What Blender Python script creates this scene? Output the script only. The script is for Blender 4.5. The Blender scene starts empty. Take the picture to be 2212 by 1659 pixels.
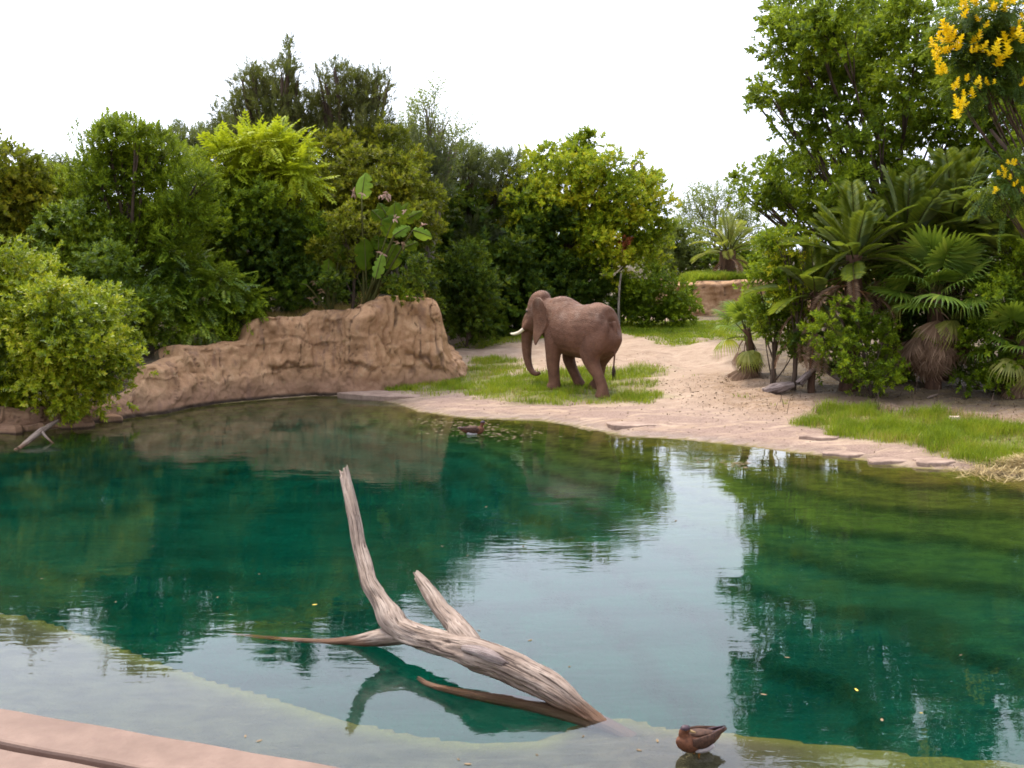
import bpy, math, random
import numpy as np
from mathutils import Vector, Matrix

# ------------------------------------------------------------------ camera, sky, sun, exposure
sc = bpy.context.scene
R = math.radians
CAM_H = 4.6
PITCH = R(7.27)
FD, CX, CY = 2268.0, 1106.0, 829.5          # focal length and centre in a 2212 x 1659 frame
cam_d = bpy.data.cameras.new('camera'); cam = bpy.data.objects.new('camera', cam_d)
sc.collection.objects.link(cam)
cam.location = (0, 0, CAM_H); cam.rotation_euler = (R(90) - PITCH, 0, 0)
cam_d.sensor_width = 36.0; cam_d.lens = 36.0 * FD / 2212.0
cam_d.clip_start = 0.1; cam_d.clip_end = 6000
sc.camera = cam

SUN_DIR = Vector((-0.30, 0.42, 0.86)).normalized()
w = bpy.data.worlds.new('World'); sc.world = w; w.use_nodes = True
wn = w.node_tree; wn.nodes.clear()
w_out = wn.nodes.new('ShaderNodeOutputWorld'); w_bg = wn.nodes.new('ShaderNodeBackground')
w_sky = wn.nodes.new('ShaderNodeTexSky'); w_sky.sky_type = 'NISHITA'; w_sky.sun_disc = False
w_sky.sun_elevation = math.asin(SUN_DIR.z); w_sky.sun_rotation = math.atan2(SUN_DIR.x, SUN_DIR.y)
w_sky.air_density = 1.5; w_sky.dust_density = 4.0
w_tc = wn.nodes.new('ShaderNodeTexCoord')
w_nz = wn.nodes.new('ShaderNodeTexNoise'); w_nz.inputs['Scale'].default_value = 1.6; w_nz.inputs['Detail'].default_value = 5
w_cr = wn.nodes.new('ShaderNodeValToRGB')
w_cr.color_ramp.elements[0].position = 0.36; w_cr.color_ramp.elements[0].color = (0.82, 0.88, 1.06, 1)
w_cr.color_ramp.elements[1].position = 0.62; w_cr.color_ramp.elements[1].color = (0.91, 0.97, 1.13, 1)
w_vm = wn.nodes.new('ShaderNodeVectorMath'); w_vm.operation = 'SCALE'
w_mx = wn.nodes.new('ShaderNodeMix'); w_mx.data_type = 'RGBA'; w_mx.inputs[0].default_value = 0.86
wn.links.new(w_tc.outputs['Generated'], w_nz.inputs['Vector'])
wn.links.new(w_nz.outputs['Fac'], w_cr.inputs['Fac'])
# thin bright overcast: the veil glows towards the hidden sun
w_dot = wn.nodes.new('ShaderNodeVectorMath'); w_dot.operation = 'DOT_PRODUCT'; w_dot.inputs[1].default_value = SUN_DIR
w_nrm = wn.nodes.new('ShaderNodeVectorMath'); w_nrm.operation = 'NORMALIZE'
wn.links.new(w_tc.outputs['Generated'], w_nrm.inputs[0]); wn.links.new(w_nrm.outputs[0], w_dot.inputs[0])
w_max = wn.nodes.new('ShaderNodeMath'); w_max.operation = 'MAXIMUM'; w_max.inputs[1].default_value = 0.0
w_pow = wn.nodes.new('ShaderNodeMath'); w_pow.operation = 'POWER'; w_pow.inputs[1].default_value = 1.3
w_mad = wn.nodes.new('ShaderNodeMath'); w_mad.operation = 'MULTIPLY_ADD'; w_mad.inputs[1].default_value = 23.0; w_mad.inputs[2].default_value = 10.0
wn.links.new(w_dot.outputs['Value'], w_max.inputs[0]); wn.links.new(w_max.outputs[0], w_pow.inputs[0]); wn.links.new(w_pow.outputs[0], w_mad.inputs[0])
wn.links.new(w_mad.outputs[0], w_vm.inputs['Scale'])
wn.links.new(w_cr.outputs['Color'], w_vm.inputs[0])
wn.links.new(w_sky.outputs['Color'], w_mx.inputs[6]); wn.links.new(w_vm.outputs[0], w_mx.inputs[7])
wn.links.new(w_mx.outputs[2], w_bg.inputs['Color']); w_bg.inputs['Strength'].default_value = 0.1
wn.links.new(w_bg.outputs[0], w_out.inputs['Surface'])

sun_d = bpy.data.lights.new('sun', 'SUN'); sun_d.energy = 3.2; sun_d.angle = R(14); sun_d.color = (1.0, 0.90, 0.70)
sun = bpy.data.objects.new('sun', sun_d); sc.collection.objects.link(sun)
sun.rotation_euler = SUN_DIR.to_track_quat('Z', 'Y').to_euler(); sun.location = (-30, -20, 60)

sc.render.engine = 'CYCLES'
sc.view_settings.view_transform = 'Standard'; sc.view_settings.look = 'None'
sc.view_settings.exposure = 0.5; sc.view_settings.gamma = 1.0; sc.view_settings.use_curve_mapping = False
sc.cycles.use_denoising = True
sc.cycles.max_bounces = 8; sc.cycles.diffuse_bounces = 2; sc.cycles.glossy_bounces = 3
sc.cycles.transmission_bounces = 5; sc.cycles.transparent_max_bounces = 6
sc.cycles.sample_clamp_indirect = 6.0
sc.cycles.pixel_filter_type = 'BLACKMAN_HARRIS'; sc.cycles.filter_width = 1.7

rng = np.random.default_rng(11)
random.seed(7)
COL = sc.collection

# ------------------------------------------------------------------ helpers
def ray(dx, dy):
    a, b = (dx - CX) / FD, -(dy - CY) / FD
    return np.array([a, math.cos(PITCH) + b * math.sin(PITCH), -math.sin(PITCH) + b * math.cos(PITCH)])
def at_z(dx, dy, z=0.0):
    d = ray(dx, dy); t = (z - CAM_H) / d[2]
    return np.array([0, 0, CAM_H]) + d * t
def at_y(dx, dy, Y):
    d = ray(dx, dy); return np.array([0, 0, CAM_H]) + d * (Y / d[1])
def from_photo(px, py): return px * 0.8641, py * 0.8641

def tag(o, label=None, cat=None, group=None, kind=None):
    if label: o['label'] = label
    if cat: o['category'] = cat
    if group: o['group'] = group
    if kind: o['kind'] = kind
    return o
def empty(name, loc=(0, 0, 0), rz=0.0):
    o = bpy.data.objects.new(name, None); COL.objects.link(o)
    o.location = loc; o.rotation_euler = (0, 0, rz); o.empty_display_size = 0.2
    return o
def mesh_np(name, V, F, mats, uv=None, smooth=False, attrs=None, mat_idx=None):
    V = np.asarray(V, dtype=np.float32).reshape(-1, 3)
    me = bpy.data.meshes.new(name)
    if isinstance(F, np.ndarray):
        n, k = F.shape
        me.vertices.add(len(V)); me.vertices.foreach_set('co', V.ravel())
        me.loops.add(n * k); me.loops.foreach_set('vertex_index', F.astype(np.int32).ravel())
        me.polygons.add(n); me.polygons.foreach_set('loop_start', np.arange(0, n * k, k, dtype=np.int32))
        me.update(calc_edges=True)
    else:
        me.from_pydata([tuple(v) for v in V], [], F); me.update()
    if smooth: me.polygons.foreach_set('use_smooth', np.ones(len(me.polygons), dtype=bool))
    if uv is not None:
        lay = me.uv_layers.new(name='UVMap')
        li = np.zeros(len(me.loops), dtype=np.int32); me.loops.foreach_get('vertex_index', li)
        lay.data.foreach_set('uv', np.asarray(uv, dtype=np.float32)[li].ravel())
    for k, a in (attrs or {}).items():
        at = me.attributes.new(k, 'FLOAT', 'POINT'); at.data.foreach_set('value', np.asarray(a, dtype=np.float32))
    for m in (mats if isinstance(mats, (list, tuple)) else [mats]):
        me.materials.append(m)
    if mat_idx is not None: me.polygons.foreach_set('material_index', np.asarray(mat_idx, dtype=np.int32))
    me.update()
    return me
def obj(name, me, parent=None, loc=(0, 0, 0)):
    o = bpy.data.objects.new(name, me); COL.objects.link(o); o.location = loc
    if parent is not None: o.parent = parent
    return o

def hash3(ix, iy, iz, seed):
    h = (ix.astype(np.int64) * 374761393 + iy.astype(np.int64) * 668265263 + iz.astype(np.int64) * 2147483647 + seed * 974711) & 0xFFFFFFFF
    h = ((h ^ (h >> 13)) * 1274126177) & 0xFFFFFFFF
    h = (h ^ (h >> 16)) & 0xFFFFFFFF
    return h.astype(np.float64) / 4294967295.0
def vnoise(x, y, z=0.0, seed=0):
    x, y, z = np.broadcast_arrays(np.asarray(x, float), np.asarray(y, float), np.asarray(z, float))
    ix, iy, iz = np.floor(x), np.floor(y), np.floor(z)
    fx, fy, fz = x - ix, y - iy, z - iz
    u, v, q = [t * t * t * (t * (t * 6 - 15) + 10) for t in (fx, fy, fz)]
    ix, iy, iz = ix.astype(np.int64), iy.astype(np.int64), iz.astype(np.int64)
    def c(a, b, d): return hash3(ix + a, iy + b, iz + d, seed)
    x00 = c(0,0,0)*(1-u)+c(1,0,0)*u; x10 = c(0,1,0)*(1-u)+c(1,1,0)*u
    x01 = c(0,0,1)*(1-u)+c(1,0,1)*u; x11 = c(0,1,1)*(1-u)+c(1,1,1)*u
    return ((x00*(1-v)+x10*v)*(1-q) + (x01*(1-v)+x11*v)*q) * 2 - 1
def fbm(x, y, z=0.0, oct=4, seed=0):
    s = 0; a = 1.0; t = 0
    for i in range(oct):
        s = s + a * vnoise(np.asarray(x) * 2**i, np.asarray(y) * 2**i, np.asarray(z) * 2**i, seed + i); t += a; a *= 0.5
    return s / t
def sstep(a, b, x):
    t = np.clip((np.asarray(x, float) - a) / (b - a), 0, 1); return t * t * (3 - 2 * t)
def seg_dist(P, poly, closed=False):
    """distance of points P (n,2) to polyline, plus arc parameter of the nearest point"""
    best = np.full(len(P), 1e9); par = np.zeros(len(P)); s0 = 0.0
    n = len(poly)
    for i in range(n if closed else n - 1):
        a, b = np.asarray(poly[i], float), np.asarray(poly[(i + 1) % n], float)
        ab = b - a; L = float(np.hypot(*ab)) + 1e-9
        t = np.clip(((P - a) @ ab) / (L * L), 0, 1)
        d = np.hypot(P[:, 0] - a[0] - t * ab[0], P[:, 1] - a[1] - t * ab[1])
        m = d < best; best[m] = d[m]; par[m] = s0 + t[m] * L; s0 += L
    return best, par
def inside(P, poly):
    res = np.zeros(len(P), dtype=bool); n = len(poly); x, y = P[:, 0], P[:, 1]
    for i in range(n):
        x1, y1 = poly[i]; x2, y2 = poly[(i + 1) % n]
        if y1 == y2: continue
        c = ((y1 > y) != (y2 > y)) & (x < (x2 - x1) * (y - y1) / (y2 - y1) + x1)
        res ^= c
    return res

# ------------------------------------------------------------------ materials
def new_mat(name):
    m = bpy.data.materials.new(name); m.use_nodes = True
    nt = m.node_tree; nt.nodes.clear()
    return m, nt, nt.nodes.new('ShaderNodeOutputMaterial')
def N(nt, t, **kw):
    n = nt.nodes.new(t)
    for k, v in kw.items():
        if hasattr(n, k) and k not in n.inputs: setattr(n, k, v)
        else: n.inputs[k].default_value = v
    return n
def ramp(nt, stops):
    n = nt.nodes.new('ShaderNodeValToRGB'); cr = n.color_ramp
    while len(cr.elements) > 1: cr.elements.remove(cr.elements[-1])
    cr.elements[0].position = stops[0][0]; cr.elements[0].color = (*stops[0][1], 1)
    for p, c in stops[1:]:
        e = cr.elements.new(p); e.color = (*c, 1)
    return n
def mixc(nt, fac, a, b, mode='MIX'):
    n = nt.nodes.new('ShaderNodeMix'); n.data_type = 'RGBA'; n.blend_type = mode
    for s, v in ((0, fac), (6, a), (7, b)):
        if isinstance(v, (int, float)): n.inputs[s].default_value = v
        elif isinstance(v, tuple): n.inputs[s].default_value = (*v, 1)
        else: nt.links.new(v, n.inputs[s])
    return n.outputs[2]
def math_n(nt, op, a, b=None, clamp=False):
    n = nt.nodes.new('ShaderNodeMath'); n.operation = op; n.use_clamp = clamp
    for i, v in enumerate((a, b)):
        if v is None: continue
        if isinstance(v, (int, float)): n.inputs[i].default_value = v
        else: nt.links.new(v, n.inputs[i])
    return n.outputs[0]
def maprange(nt, v, a, b, c=0.0, d=1.0):
    n = nt.nodes.new('ShaderNodeMapRange'); n.interpolation_type = 'SMOOTHSTEP'
    nt.links.new(v, n.inputs[0])
    for i, x in enumerate((a, b, c, d)): n.inputs[i + 1].default_value = x
    return n.outputs[0]
def noise(nt, vec, scale, detail=4, rough=0.55, dist=0.0):
    n = nt.nodes.new('ShaderNodeTexNoise'); n.inputs['Scale'].default_value = scale
    n.inputs['Detail'].default_value = detail; n.inputs['Roughness'].default_value = rough; n.inputs['Distortion'].default_value = dist
    if vec is not None: nt.links.new(vec, n.inputs['Vector'])
    return n.outputs['Fac']
def mapping(nt, vec, scale=(1, 1, 1), rot=(0, 0, 0)):
    n = nt.nodes.new('ShaderNodeMapping'); n.inputs['Scale'].default_value = scale; n.inputs['Rotation'].default_value = rot
    nt.links.new(vec, n.inputs['Vector']); return n.outputs[0]
def bump(nt, h, strength, dist=0.02):
    n = nt.nodes.new('ShaderNodeBump'); n.inputs['Strength'].default_value = strength; n.inputs['Distance'].default_value = dist
    nt.links.new(h, n.inputs['Height']); return n.outputs[0]
def principled(nt, out, base, rough=0.7, spec=0.3, normal=None):
    p = nt.nodes.new('ShaderNodeBsdfPrincipled')
    if isinstance(base, tuple): p.inputs['Base Color'].default_value = (*base, 1)
    else: nt.links.new(base, p.inputs['Base Color'])
    if isinstance(rough, (int, float)): p.inputs['Roughness'].default_value = rough
    else: nt.links.new(rough, p.inputs['Roughness'])
    p.inputs['Specular IOR Level'].default_value = spec
    if normal is not None: nt.links.new(normal, p.inputs['Normal'])
    if out is not None: nt.links.new(p.outputs[0], out.inputs['Surface'])
    return p

def leaf_mat(name, cols, rough=0.5, spec=0.16, trans=0.36, tcol=None, patch=0.6):
    """cols: dark .. light leaf colours; each leaf its own shade, each branch its own tint"""
    m, nt, out = new_mat(name)
    geo = nt.nodes.new('ShaderNodeNewGeometry'); tc = nt.nodes.new('ShaderNodeTexCoord')
    nz = noise(nt, tc.outputs['Object'], patch, 3)
    v = math_n(nt, 'ADD', math_n(nt, 'MULTIPLY', geo.outputs['Random Per Island'], 0.55), math_n(nt, 'MULTIPLY', maprange(nt, nz, 0.3, 0.7), 0.45))
    n = len(cols)
    r = ramp(nt, [(0.08 + 0.84 * i / (n - 1), c) for i, c in enumerate(cols)])
    nt.links.new(v, r.inputs['Fac'])
    p = principled(nt, None, r.outputs['Color'], rough, spec)
    t = nt.nodes.new('ShaderNodeBsdfTranslucent')
    nt.links.new(mixc(nt, 0.6, r.outputs['Color'], tcol or (0.35, 0.42, 0.03), 'MIX'), t.inputs['Color'])
    mx = nt.nodes.new('ShaderNodeMixShader'); mx.inputs[0].default_value = trans
    nt.links.new(p.outputs[0], mx.inputs[1]); nt.links.new(t.outputs[0], mx.inputs[2])
    nt.links.new(mx.outputs[0], out.inputs['Surface'])
    return m

M = {}
M['mid'] = leaf_mat('leaf_mid_green', [(.018,.040,.002), (.100,.165,.006), (.30,.37,.012)])
M['deep'] = leaf_mat('leaf_deep_green', [(.008,.021,.003), (.032,.068,.007), (.10,.165,.012)])
M['olive'] = leaf_mat('leaf_olive', [(.030,.041,.003), (.110,.120,.007), (.32,.27,.014)])
M['lime'] = leaf_mat('leaf_lime', [(.13,.19,.007), (.27,.33,.009), (.44,.46,.02)], tcol=(.5,.55,.02))
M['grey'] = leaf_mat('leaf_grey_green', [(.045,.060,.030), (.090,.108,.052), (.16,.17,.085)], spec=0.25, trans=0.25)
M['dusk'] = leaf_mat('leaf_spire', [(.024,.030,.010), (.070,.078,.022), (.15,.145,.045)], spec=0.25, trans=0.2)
M['bright'] = leaf_mat('leaf_bright', [(.032,.072,.003), (.150,.225,.007), (.38,.41,.013), (.56,.44,.02)])
M['bush'] = leaf_mat('leaf_yellow_green', [(.034,.070,.003), (.15,.21,.006), (.34,.38,.010), (.50,.44,.024)], spec=0.4, rough=0.4)
M['glossy'] = leaf_mat('leaf_glossy', [(.020,.050,.003), (.110,.185,.009), (.30,.37,.020)], spec=0.45, rough=0.38)
M['cassia'] = leaf_mat('leaf_cassia', [(.010,.030,.007), (.034,.075,.012), (.08,.135,.018)])
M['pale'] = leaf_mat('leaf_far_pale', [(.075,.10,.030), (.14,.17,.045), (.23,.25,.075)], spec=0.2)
M['rust'] = leaf_mat('leaf_rust', [(.12,.03,.012), (.22,.06,.02), (.30,.10,.03)], tcol=(.3,.08,.02))
M['flower'] = leaf_mat('petal_yellow', [(.68,.48,.003), (.84,.66,.004), (.90,.76,.015)], tcol=(.9,.55,.02), spec=0.2)
M['frond'] = leaf_mat('frond_green', [(.026,.055,.005), (.090,.135,.010), (.24,.26,.022)], spec=0.5)
M['fan'] = leaf_mat('fan_green', [(.045,.100,.010), (.14,.225,.020), (.32,.38,.05)], spec=0.35)
M['fan_yellow'] = leaf_mat('fan_yellowing', [(.16,.19,.030), (.30,.30,.055), (.45,.38,.12)], spec=0.4)
M['dead'] = leaf_mat('frond_dead', [(.13,.075,.045), (.26,.16,.10), (.42,.29,.19)], spec=0.15, trans=0.15, tcol=(.3,.18,.08), rough=0.7)
M['paddle'] = leaf_mat('paddle_leaf', [(.018,.042,.002), (.042,.080,.003), (.085,.125,.006)], spec=0.06, rough=0.7, patch=1.5)
M['paddle_pale'] = leaf_mat('paddle_leaf_backlit', [(.10,.19,.02), (.19,.28,.04)], spec=0.06, rough=0.7)  # lighter leaves; the tall one's back light is put into this colour
M['grass'] = leaf_mat('grass_blade', [(.050,.090,.004), (.12,.19,.006), (.22,.28,.012), (.32,.30,.03)], spec=0.25, trans=0.4, patch=0.9)
M['dry_grass'] = leaf_mat('grass_dry', [(.16,.11,.03), (.33,.24,.07), (.50,.38,.13)], spec=0.15, trans=0.2, tcol=(.4,.3,.08))
M['straw'] = leaf_mat('straw', [(.20,.14,.06), (.36,.26,.11), (.50,.39,.20)], spec=0.2, trans=0.1, tcol=(.5,.4,.15))

def bark(name, a, b, scale=9):
    m, nt, out = new_mat(name); tc = nt.nodes.new('ShaderNodeTexCoord')
    nz = noise(nt, mapping(nt, tc.outputs['Object'], (scale, scale, scale * .22)), 1.0, 6, 0.65)
    r = ramp(nt, [(.3, a), (.7, b)]); nt.links.new(nz, r.inputs['Fac'])
    principled(nt, out, r.outputs['Color'], 0.85, 0.15, bump(nt, nz, 0.8, 0.03)); return m
M['bark'] = bark('bark_brown', (.035,.024,.017), (.12,.085,.060))
M['bark_pale'] = bark('bark_pale', (.12,.10,.075), (.34,.29,.23))
M['palm_trunk'] = bark('palm_trunk', (.035,.020,.013), (.14,.075,.045), 6)
M['stalk'] = bark('leaf_stalk', (.03,.035,.009), (.09,.085,.022), 12)
M['stalk_red'] = bark('leaf_stalk_reddish', (.10,.045,.022), (.24,.12,.050), 12)

# sand, mud, soil under grass, pond bed: one sheet, zones carried by attributes
def ground_mat():
    m, nt, out = new_mat('ground'); tc = nt.nodes.new('ShaderNodeTexCoord'); ob = tc.outputs['Object']
    def A(n):
        a = nt.nodes.new('ShaderNodeAttribute'); a.attribute_name = n; return a.outputs['Fac']
    n1 = noise(nt, mapping(nt, ob, (.5, 1.5, 1)), 0.75, 5, .6, .6); n2 = noise(nt, mapping(nt, ob, (.7, 1.3, 1)), 3.2, 6, .65, .3); n3 = noise(nt, ob, 22, 4, .6)
    sand = ramp(nt, [(.28, (.22,.14,.09)), (.5, (.34,.24,.168)), (.72, (.46,.345,.25))])
    nt.links.new(math_n(nt, 'ADD', math_n(nt, 'MULTIPLY', n1, .5), math_n(nt, 'MULTIPLY', n2, .5)), sand.inputs['Fac'])
    c = mixc(nt, math_n(nt, 'MULTIPLY', maprange(nt, n3, .52, .72), .5), sand.outputs['Color'], (.20,.13,.085))
    c = mixc(nt, math_n(nt, 'MULTIPLY', maprange(nt, noise(nt, mapping(nt, ob, (.6, 2.2, 1)), 1.9, 6, .7, .9), .54, .66), .55), c, (.24,.15,.10))
    # trodden brown litter
    lit = math_n(nt, 'MULTIPLY', A('litter'), maprange(nt, n2, .36, .58))
    c = mixc(nt, lit, c, mixc(nt, maprange(nt, n3, .4, .6), (.17,.10,.065), (.30,.20,.12)))
    # flat grey-mauve rock shelves by the water
    rk = math_n(nt, 'MULTIPLY', A('rock'), maprange(nt, noise(nt, mapping(nt, ob, (.55, 1.5, 1)), 1.3, 5, .6, 1.0), .38, .54))
    c = mixc(nt, rk, c, mixc(nt, maprange(nt, n3, .35, .65), (.20,.130,.100), (.28,.19,.145)))
    # grass soil
    c = mixc(nt, A('grass'), c, mixc(nt, maprange(nt, n2, .4, .6), (.10,.105,.025), (.20,.185,.06)))
    # wet edge
    c = mixc(nt, math_n(nt, 'MULTIPLY', A('wet'), .75), c, mixc(nt, .5, c, (.12,.075,.055), 'MULTIPLY'))
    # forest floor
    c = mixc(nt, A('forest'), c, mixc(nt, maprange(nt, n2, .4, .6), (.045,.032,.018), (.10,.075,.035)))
    # pond bed: algae on the shallow shelves, pale silt in the deep
    alg = mixc(nt, maprange(nt, n2, .35, .65), (.055,.050,.004), (.125,.108,.008))
    silt = mixc(nt, maprange(nt, n1, .35, .65), (.004,.041,.027), (.009,.070,.046))
    bed = mixc(nt, A('deep'), alg, silt)
    bed = mixc(nt, math_n(nt, 'MULTIPLY', A('riser'), .5), bed, (.012,.022,.006))  # shading of the steep step faces painted into the bed colour
    mud = mixc(nt, maprange(nt, n2, .35, .65), (.055,.042,.020), (.105,.080,.042))
    bed = mixc(nt, A('shelf'), bed, mud)
    bed = mixc(nt, math_n(nt, 'MULTIPLY', A('lip'), .85), bed, (.19,.155,.028))
    c = mixc(nt, A('bed'), c, bed)
    h = math_n(nt, 'ADD', math_n(nt, 'MULTIPLY', n2, .7), math_n(nt, 'MULTIPLY', n3, .3))
    rough = maprange(nt, A('wet'), 0, 1, .9, .45)
    principled(nt, out, c, rough, .25, bump(nt, h, 1.0, .10)); return m
M['ground'] = ground_mat()

def rock_mat(name, tint=1.05):
    m, nt, out = new_mat(name); tc = nt.nodes.new('ShaderNodeTexCoord'); ob = tc.outputs['Object']
    n1 = noise(nt, ob, .8, 5, .6, .6); n2 = noise(nt, ob, 4.5, 6, .65); n3 = noise(nt, ob, 30, 4, .6)
    st = noise(nt, mapping(nt, ob, (2.2, 2.2, .35)), 1.2, 5, .6, .4)
    r = ramp(nt, [(.3, (.25*tint,.130*tint,.064*tint)), (.5, (.40*tint,.228*tint,.118*tint)), (.72, (.53*tint,.33*tint,.18*tint))])
    nt.links.new(math_n(nt, 'ADD', math_n(nt, 'MULTIPLY', n1, .55), math_n(nt, 'MULTIPLY', n2, .45)), r.inputs['Fac'])
    c = mixc(nt, math_n(nt, 'MULTIPLY', maprange(nt, st, .52, .68), .5), r.outputs['Color'], (.17,.10,.075))
    c = mixc(nt, math_n(nt, 'MULTIPLY', maprange(nt, n2, .60, .72), .6), c, (.46,.33,.20))
    c = mixc(nt, math_n(nt, 'MULTIPLY', maprange(nt, n3, .58, .72), .5), c, (.13,.08,.058))
    a = nt.nodes.new('ShaderNodeAttribute'); a.attribute_name = 'crack'
    c = mixc(nt, math_n(nt, 'MULTIPLY', a.outputs['Fac'], .75), c, (.075,.045,.032))
    # water mark, algae-dark and mauve just above the pond
    sx = nt.nodes.new('ShaderNodeSeparateXYZ'); nt.links.new(ob, sx.inputs[0])
    zz = math_n(nt, 'ADD', sx.outputs['Z'], math_n(nt, 'MULTIPLY', math_n(nt, 'SUBTRACT', st, .5), 1.1))
    c = mixc(nt, maprange(nt, zz, .95, .20, 0, .55), c, (.17,.095,.070))
    c = mixc(nt, maprange(nt, sx.outputs['Z'], .16, .05, 0, .9), c, (.022,.017,.012))
    h = math_n(nt, 'ADD', math_n(nt, 'MULTIPLY', n2, .7), math_n(nt, 'MULTIPLY', n3, .3))
    principled(nt, out, c, .82, .22, bump(nt, h, .95, .08)); return m
M['rock'] = rock_mat('sculpted_rock')
M['rock_far'] = rock_mat('far_rock', 1.0)

def slab_mat():
    m, nt, out = new_mat('shore_slab'); tc = nt.nodes.new('ShaderNodeTexCoord'); ob = tc.outputs['Object']
    n = noise(nt, ob, 2.5, 6, .65); n3 = noise(nt, ob, 18, 4)
    r = ramp(nt, [(.3, (.19,.125,.092)), (.55, (.29,.20,.15)), (.75, (.39,.285,.215))]); nt.links.new(n, r.inputs['Fac'])
    c = mixc(nt, math_n(nt, 'MULTIPLY', maprange(nt, n3, .55, .75), .4), r.outputs['Color'], (.20,.13,.10))
    principled(nt, out, c, .8, .25, bump(nt, math_n(nt, 'ADD', n, n3), .6, .03)); return m
M['slab'] = slab_mat()

def concrete_mat():
    m, nt, out = new_mat('pink_concrete'); tc = nt.nodes.new('ShaderNodeTexCoord'); ob = tc.outputs['Object']
    n = noise(nt, ob, 1.5, 6, .65); n3 = noise(nt, ob, 40, 3)
    r = ramp(nt, [(.3, (.125,.076,.055)), (.6, (.195,.125,.092)), (.8, (.27,.18,.14))]); nt.links.new(n, r.inputs['Fac'])
    c = mixc(nt, math_n(nt, 'MULTIPLY', maprange(nt, n3, .52, .72), .5), r.outputs['Color'], (.17,.095,.07))
    c = mixc(nt, math_n(nt, 'MULTIPLY', maprange(nt, noise(nt, ob, 5, 6, .7, .8), .52, .68), .5), c, (.15,.09,.07))
    principled(nt, out, c, .75, .3, bump(nt, n3, .3, .01)); return m
M['concrete'] = concrete_mat()

def wood_mat(name, cols, wet=True):
    m, nt, out = new_mat(name); uvn = nt.nodes.new('ShaderNodeUVMap'); tc = nt.nodes.new('ShaderNodeTexCoord')
    v = mapping(nt, uvn.outputs[0], (9, 1.1, 1))
    g = noise(nt, v, 1.6, 7, .7, .8); g2 = noise(nt, mapping(nt, uvn.outputs[0], (26, 1.6, 1)), 1.5, 5, .65, .4)
    n = noise(nt, tc.outputs['Object'], 2.5, 4)
    r = ramp(nt, [(.28, cols[0]), (.48, cols[1]), (.70, cols[2])])
    nt.links.new(math_n(nt, 'ADD', math_n(nt, 'MULTIPLY', g, .6), math_n(nt, 'MULTIPLY', n, .4)), r.inputs['Fac'])
    c = mixc(nt, math_n(nt, 'MULTIPLY', maprange(nt, g2, .53, .60), .9), r.outputs['Color'], (.040,.022,.015))
    if wet:
        geo = nt.nodes.new('ShaderNodeNewGeometry'); sx = nt.nodes.new('ShaderNodeSeparateXYZ'); nt.links.new(geo.outputs['Position'], sx.inputs[0])
        zz = math_n(nt, 'ADD', sx.outputs['Z'], math_n(nt, 'MULTIPLY', math_n(nt, 'SUBTRACT', n, .5), .12))
        c = mixc(nt, maprange(nt, zz, .16, .02, 0, .85), c, (.12,.055,.025))
    h = math_n(nt, 'ADD', math_n(nt, 'MULTIPLY', g, .5), math_n(nt, 'MULTIPLY', g2, -.5))
    principled(nt, out, c, .7, .25, bump(nt, h, .9, .03)); return m
M['wood'] = wood_mat('weathered_wood', ((.10,.066,.048), (.225,.16,.12), (.42,.33,.265)))
M['wood_grey'] = wood_mat('grey_wood', ((.10,.065,.055), (.25,.185,.16), (.48,.40,.36)), wet=False)

def water_mat():
    m, nt, out = new_mat('pond_water'); tc = nt.nodes.new('ShaderNodeTexCoord'); ob = tc.outputs['Object']
    a = noise(nt, mapping(nt, ob, (.55, 1.5, 1), (0, 0, .10)), 1.0, 3, .5)
    b = noise(nt, mapping(nt, ob, (1.6, 4.6, 1), (0, 0, -.14)), 1.6, 3, .55, .4)
    calm = maprange(nt, noise(nt, ob, .16, 2), .40, .62, .25, 1.0)
    h = math_n(nt, 'ADD', math_n(nt, 'MULTIPLY', a, .6), math_n(nt, 'MULTIPLY', math_n(nt, 'MULTIPLY', b, calm), .28))
    bn = bump(nt, h, .10, .10)
    p = nt.nodes.new('ShaderNodeBsdfPrincipled')
    p.inputs['Base Color'].default_value = (1, 1, 1, 1); p.inputs['Roughness'].default_value = 0.0
    p.inputs['IOR'].default_value = 1.333; p.inputs['Transmission Weight'].default_value = 1.0
    nt.links.new(bn, p.inputs['Normal'])
    nt.links.new(p.outputs[0], out.inputs['Surface'])
    v = nt.nodes.new('ShaderNodeVolumeAbsorption'); v.inputs['Color'].default_value = (0.0, .86, .80, 1); v.inputs['Density'].default_value = .46
    nt.links.new(v.outputs[0], out.inputs['Volume'])
    return m
M['water'] = water_mat()

def simple(name, col, rough=.6, spec=.3, nz=0.0, scale=8):
    m, nt, out = new_mat(name); tc = nt.nodes.new('ShaderNodeTexCoord')
    n = noise(nt, tc.outputs['Object'], scale, 5)
    dark = tuple(c * (1 - nz) for c in col); light = tuple(min(1, c * (1 + nz)) for c in col)
    r = ramp(nt, [(.3, dark), (.7, light)]); nt.links.new(n, r.inputs['Fac'])
    principled(nt, out, r.outputs['Color'], rough, spec, bump(nt, n, .3, .01)); return m
M['ivory'] = simple('ivory', (.78,.68,.50), .4, .5, .12)
M['eye'] = simple('dark_eye', (.015,.010,.008), .15, .6)
M['tail_hair'] = simple('tail_hair', (.05,.03,.022), .7, .2, .3)
M['duck_brown'] = simple('duck_brown', (.062,.030,.018), .7, .2, .5, 28)
M['duck_breast'] = simple('duck_breast', (.12,.046,.022), .7, .2, .35, 30)
M['duck_grey'] = simple('duck_flank', (.42,.36,.35), .7, .2, .3, 30)
M['duck_dark'] = simple('duck_dark', (.045,.022,.028), .5, .3, .4, 30)
M['bill'] = simple('duck_bill', (.30,.19,.07), .45, .4, .2)
M['duck_leg'] = simple('duck_leg', (.55,.20,.04), .5, .3, .2)
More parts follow.
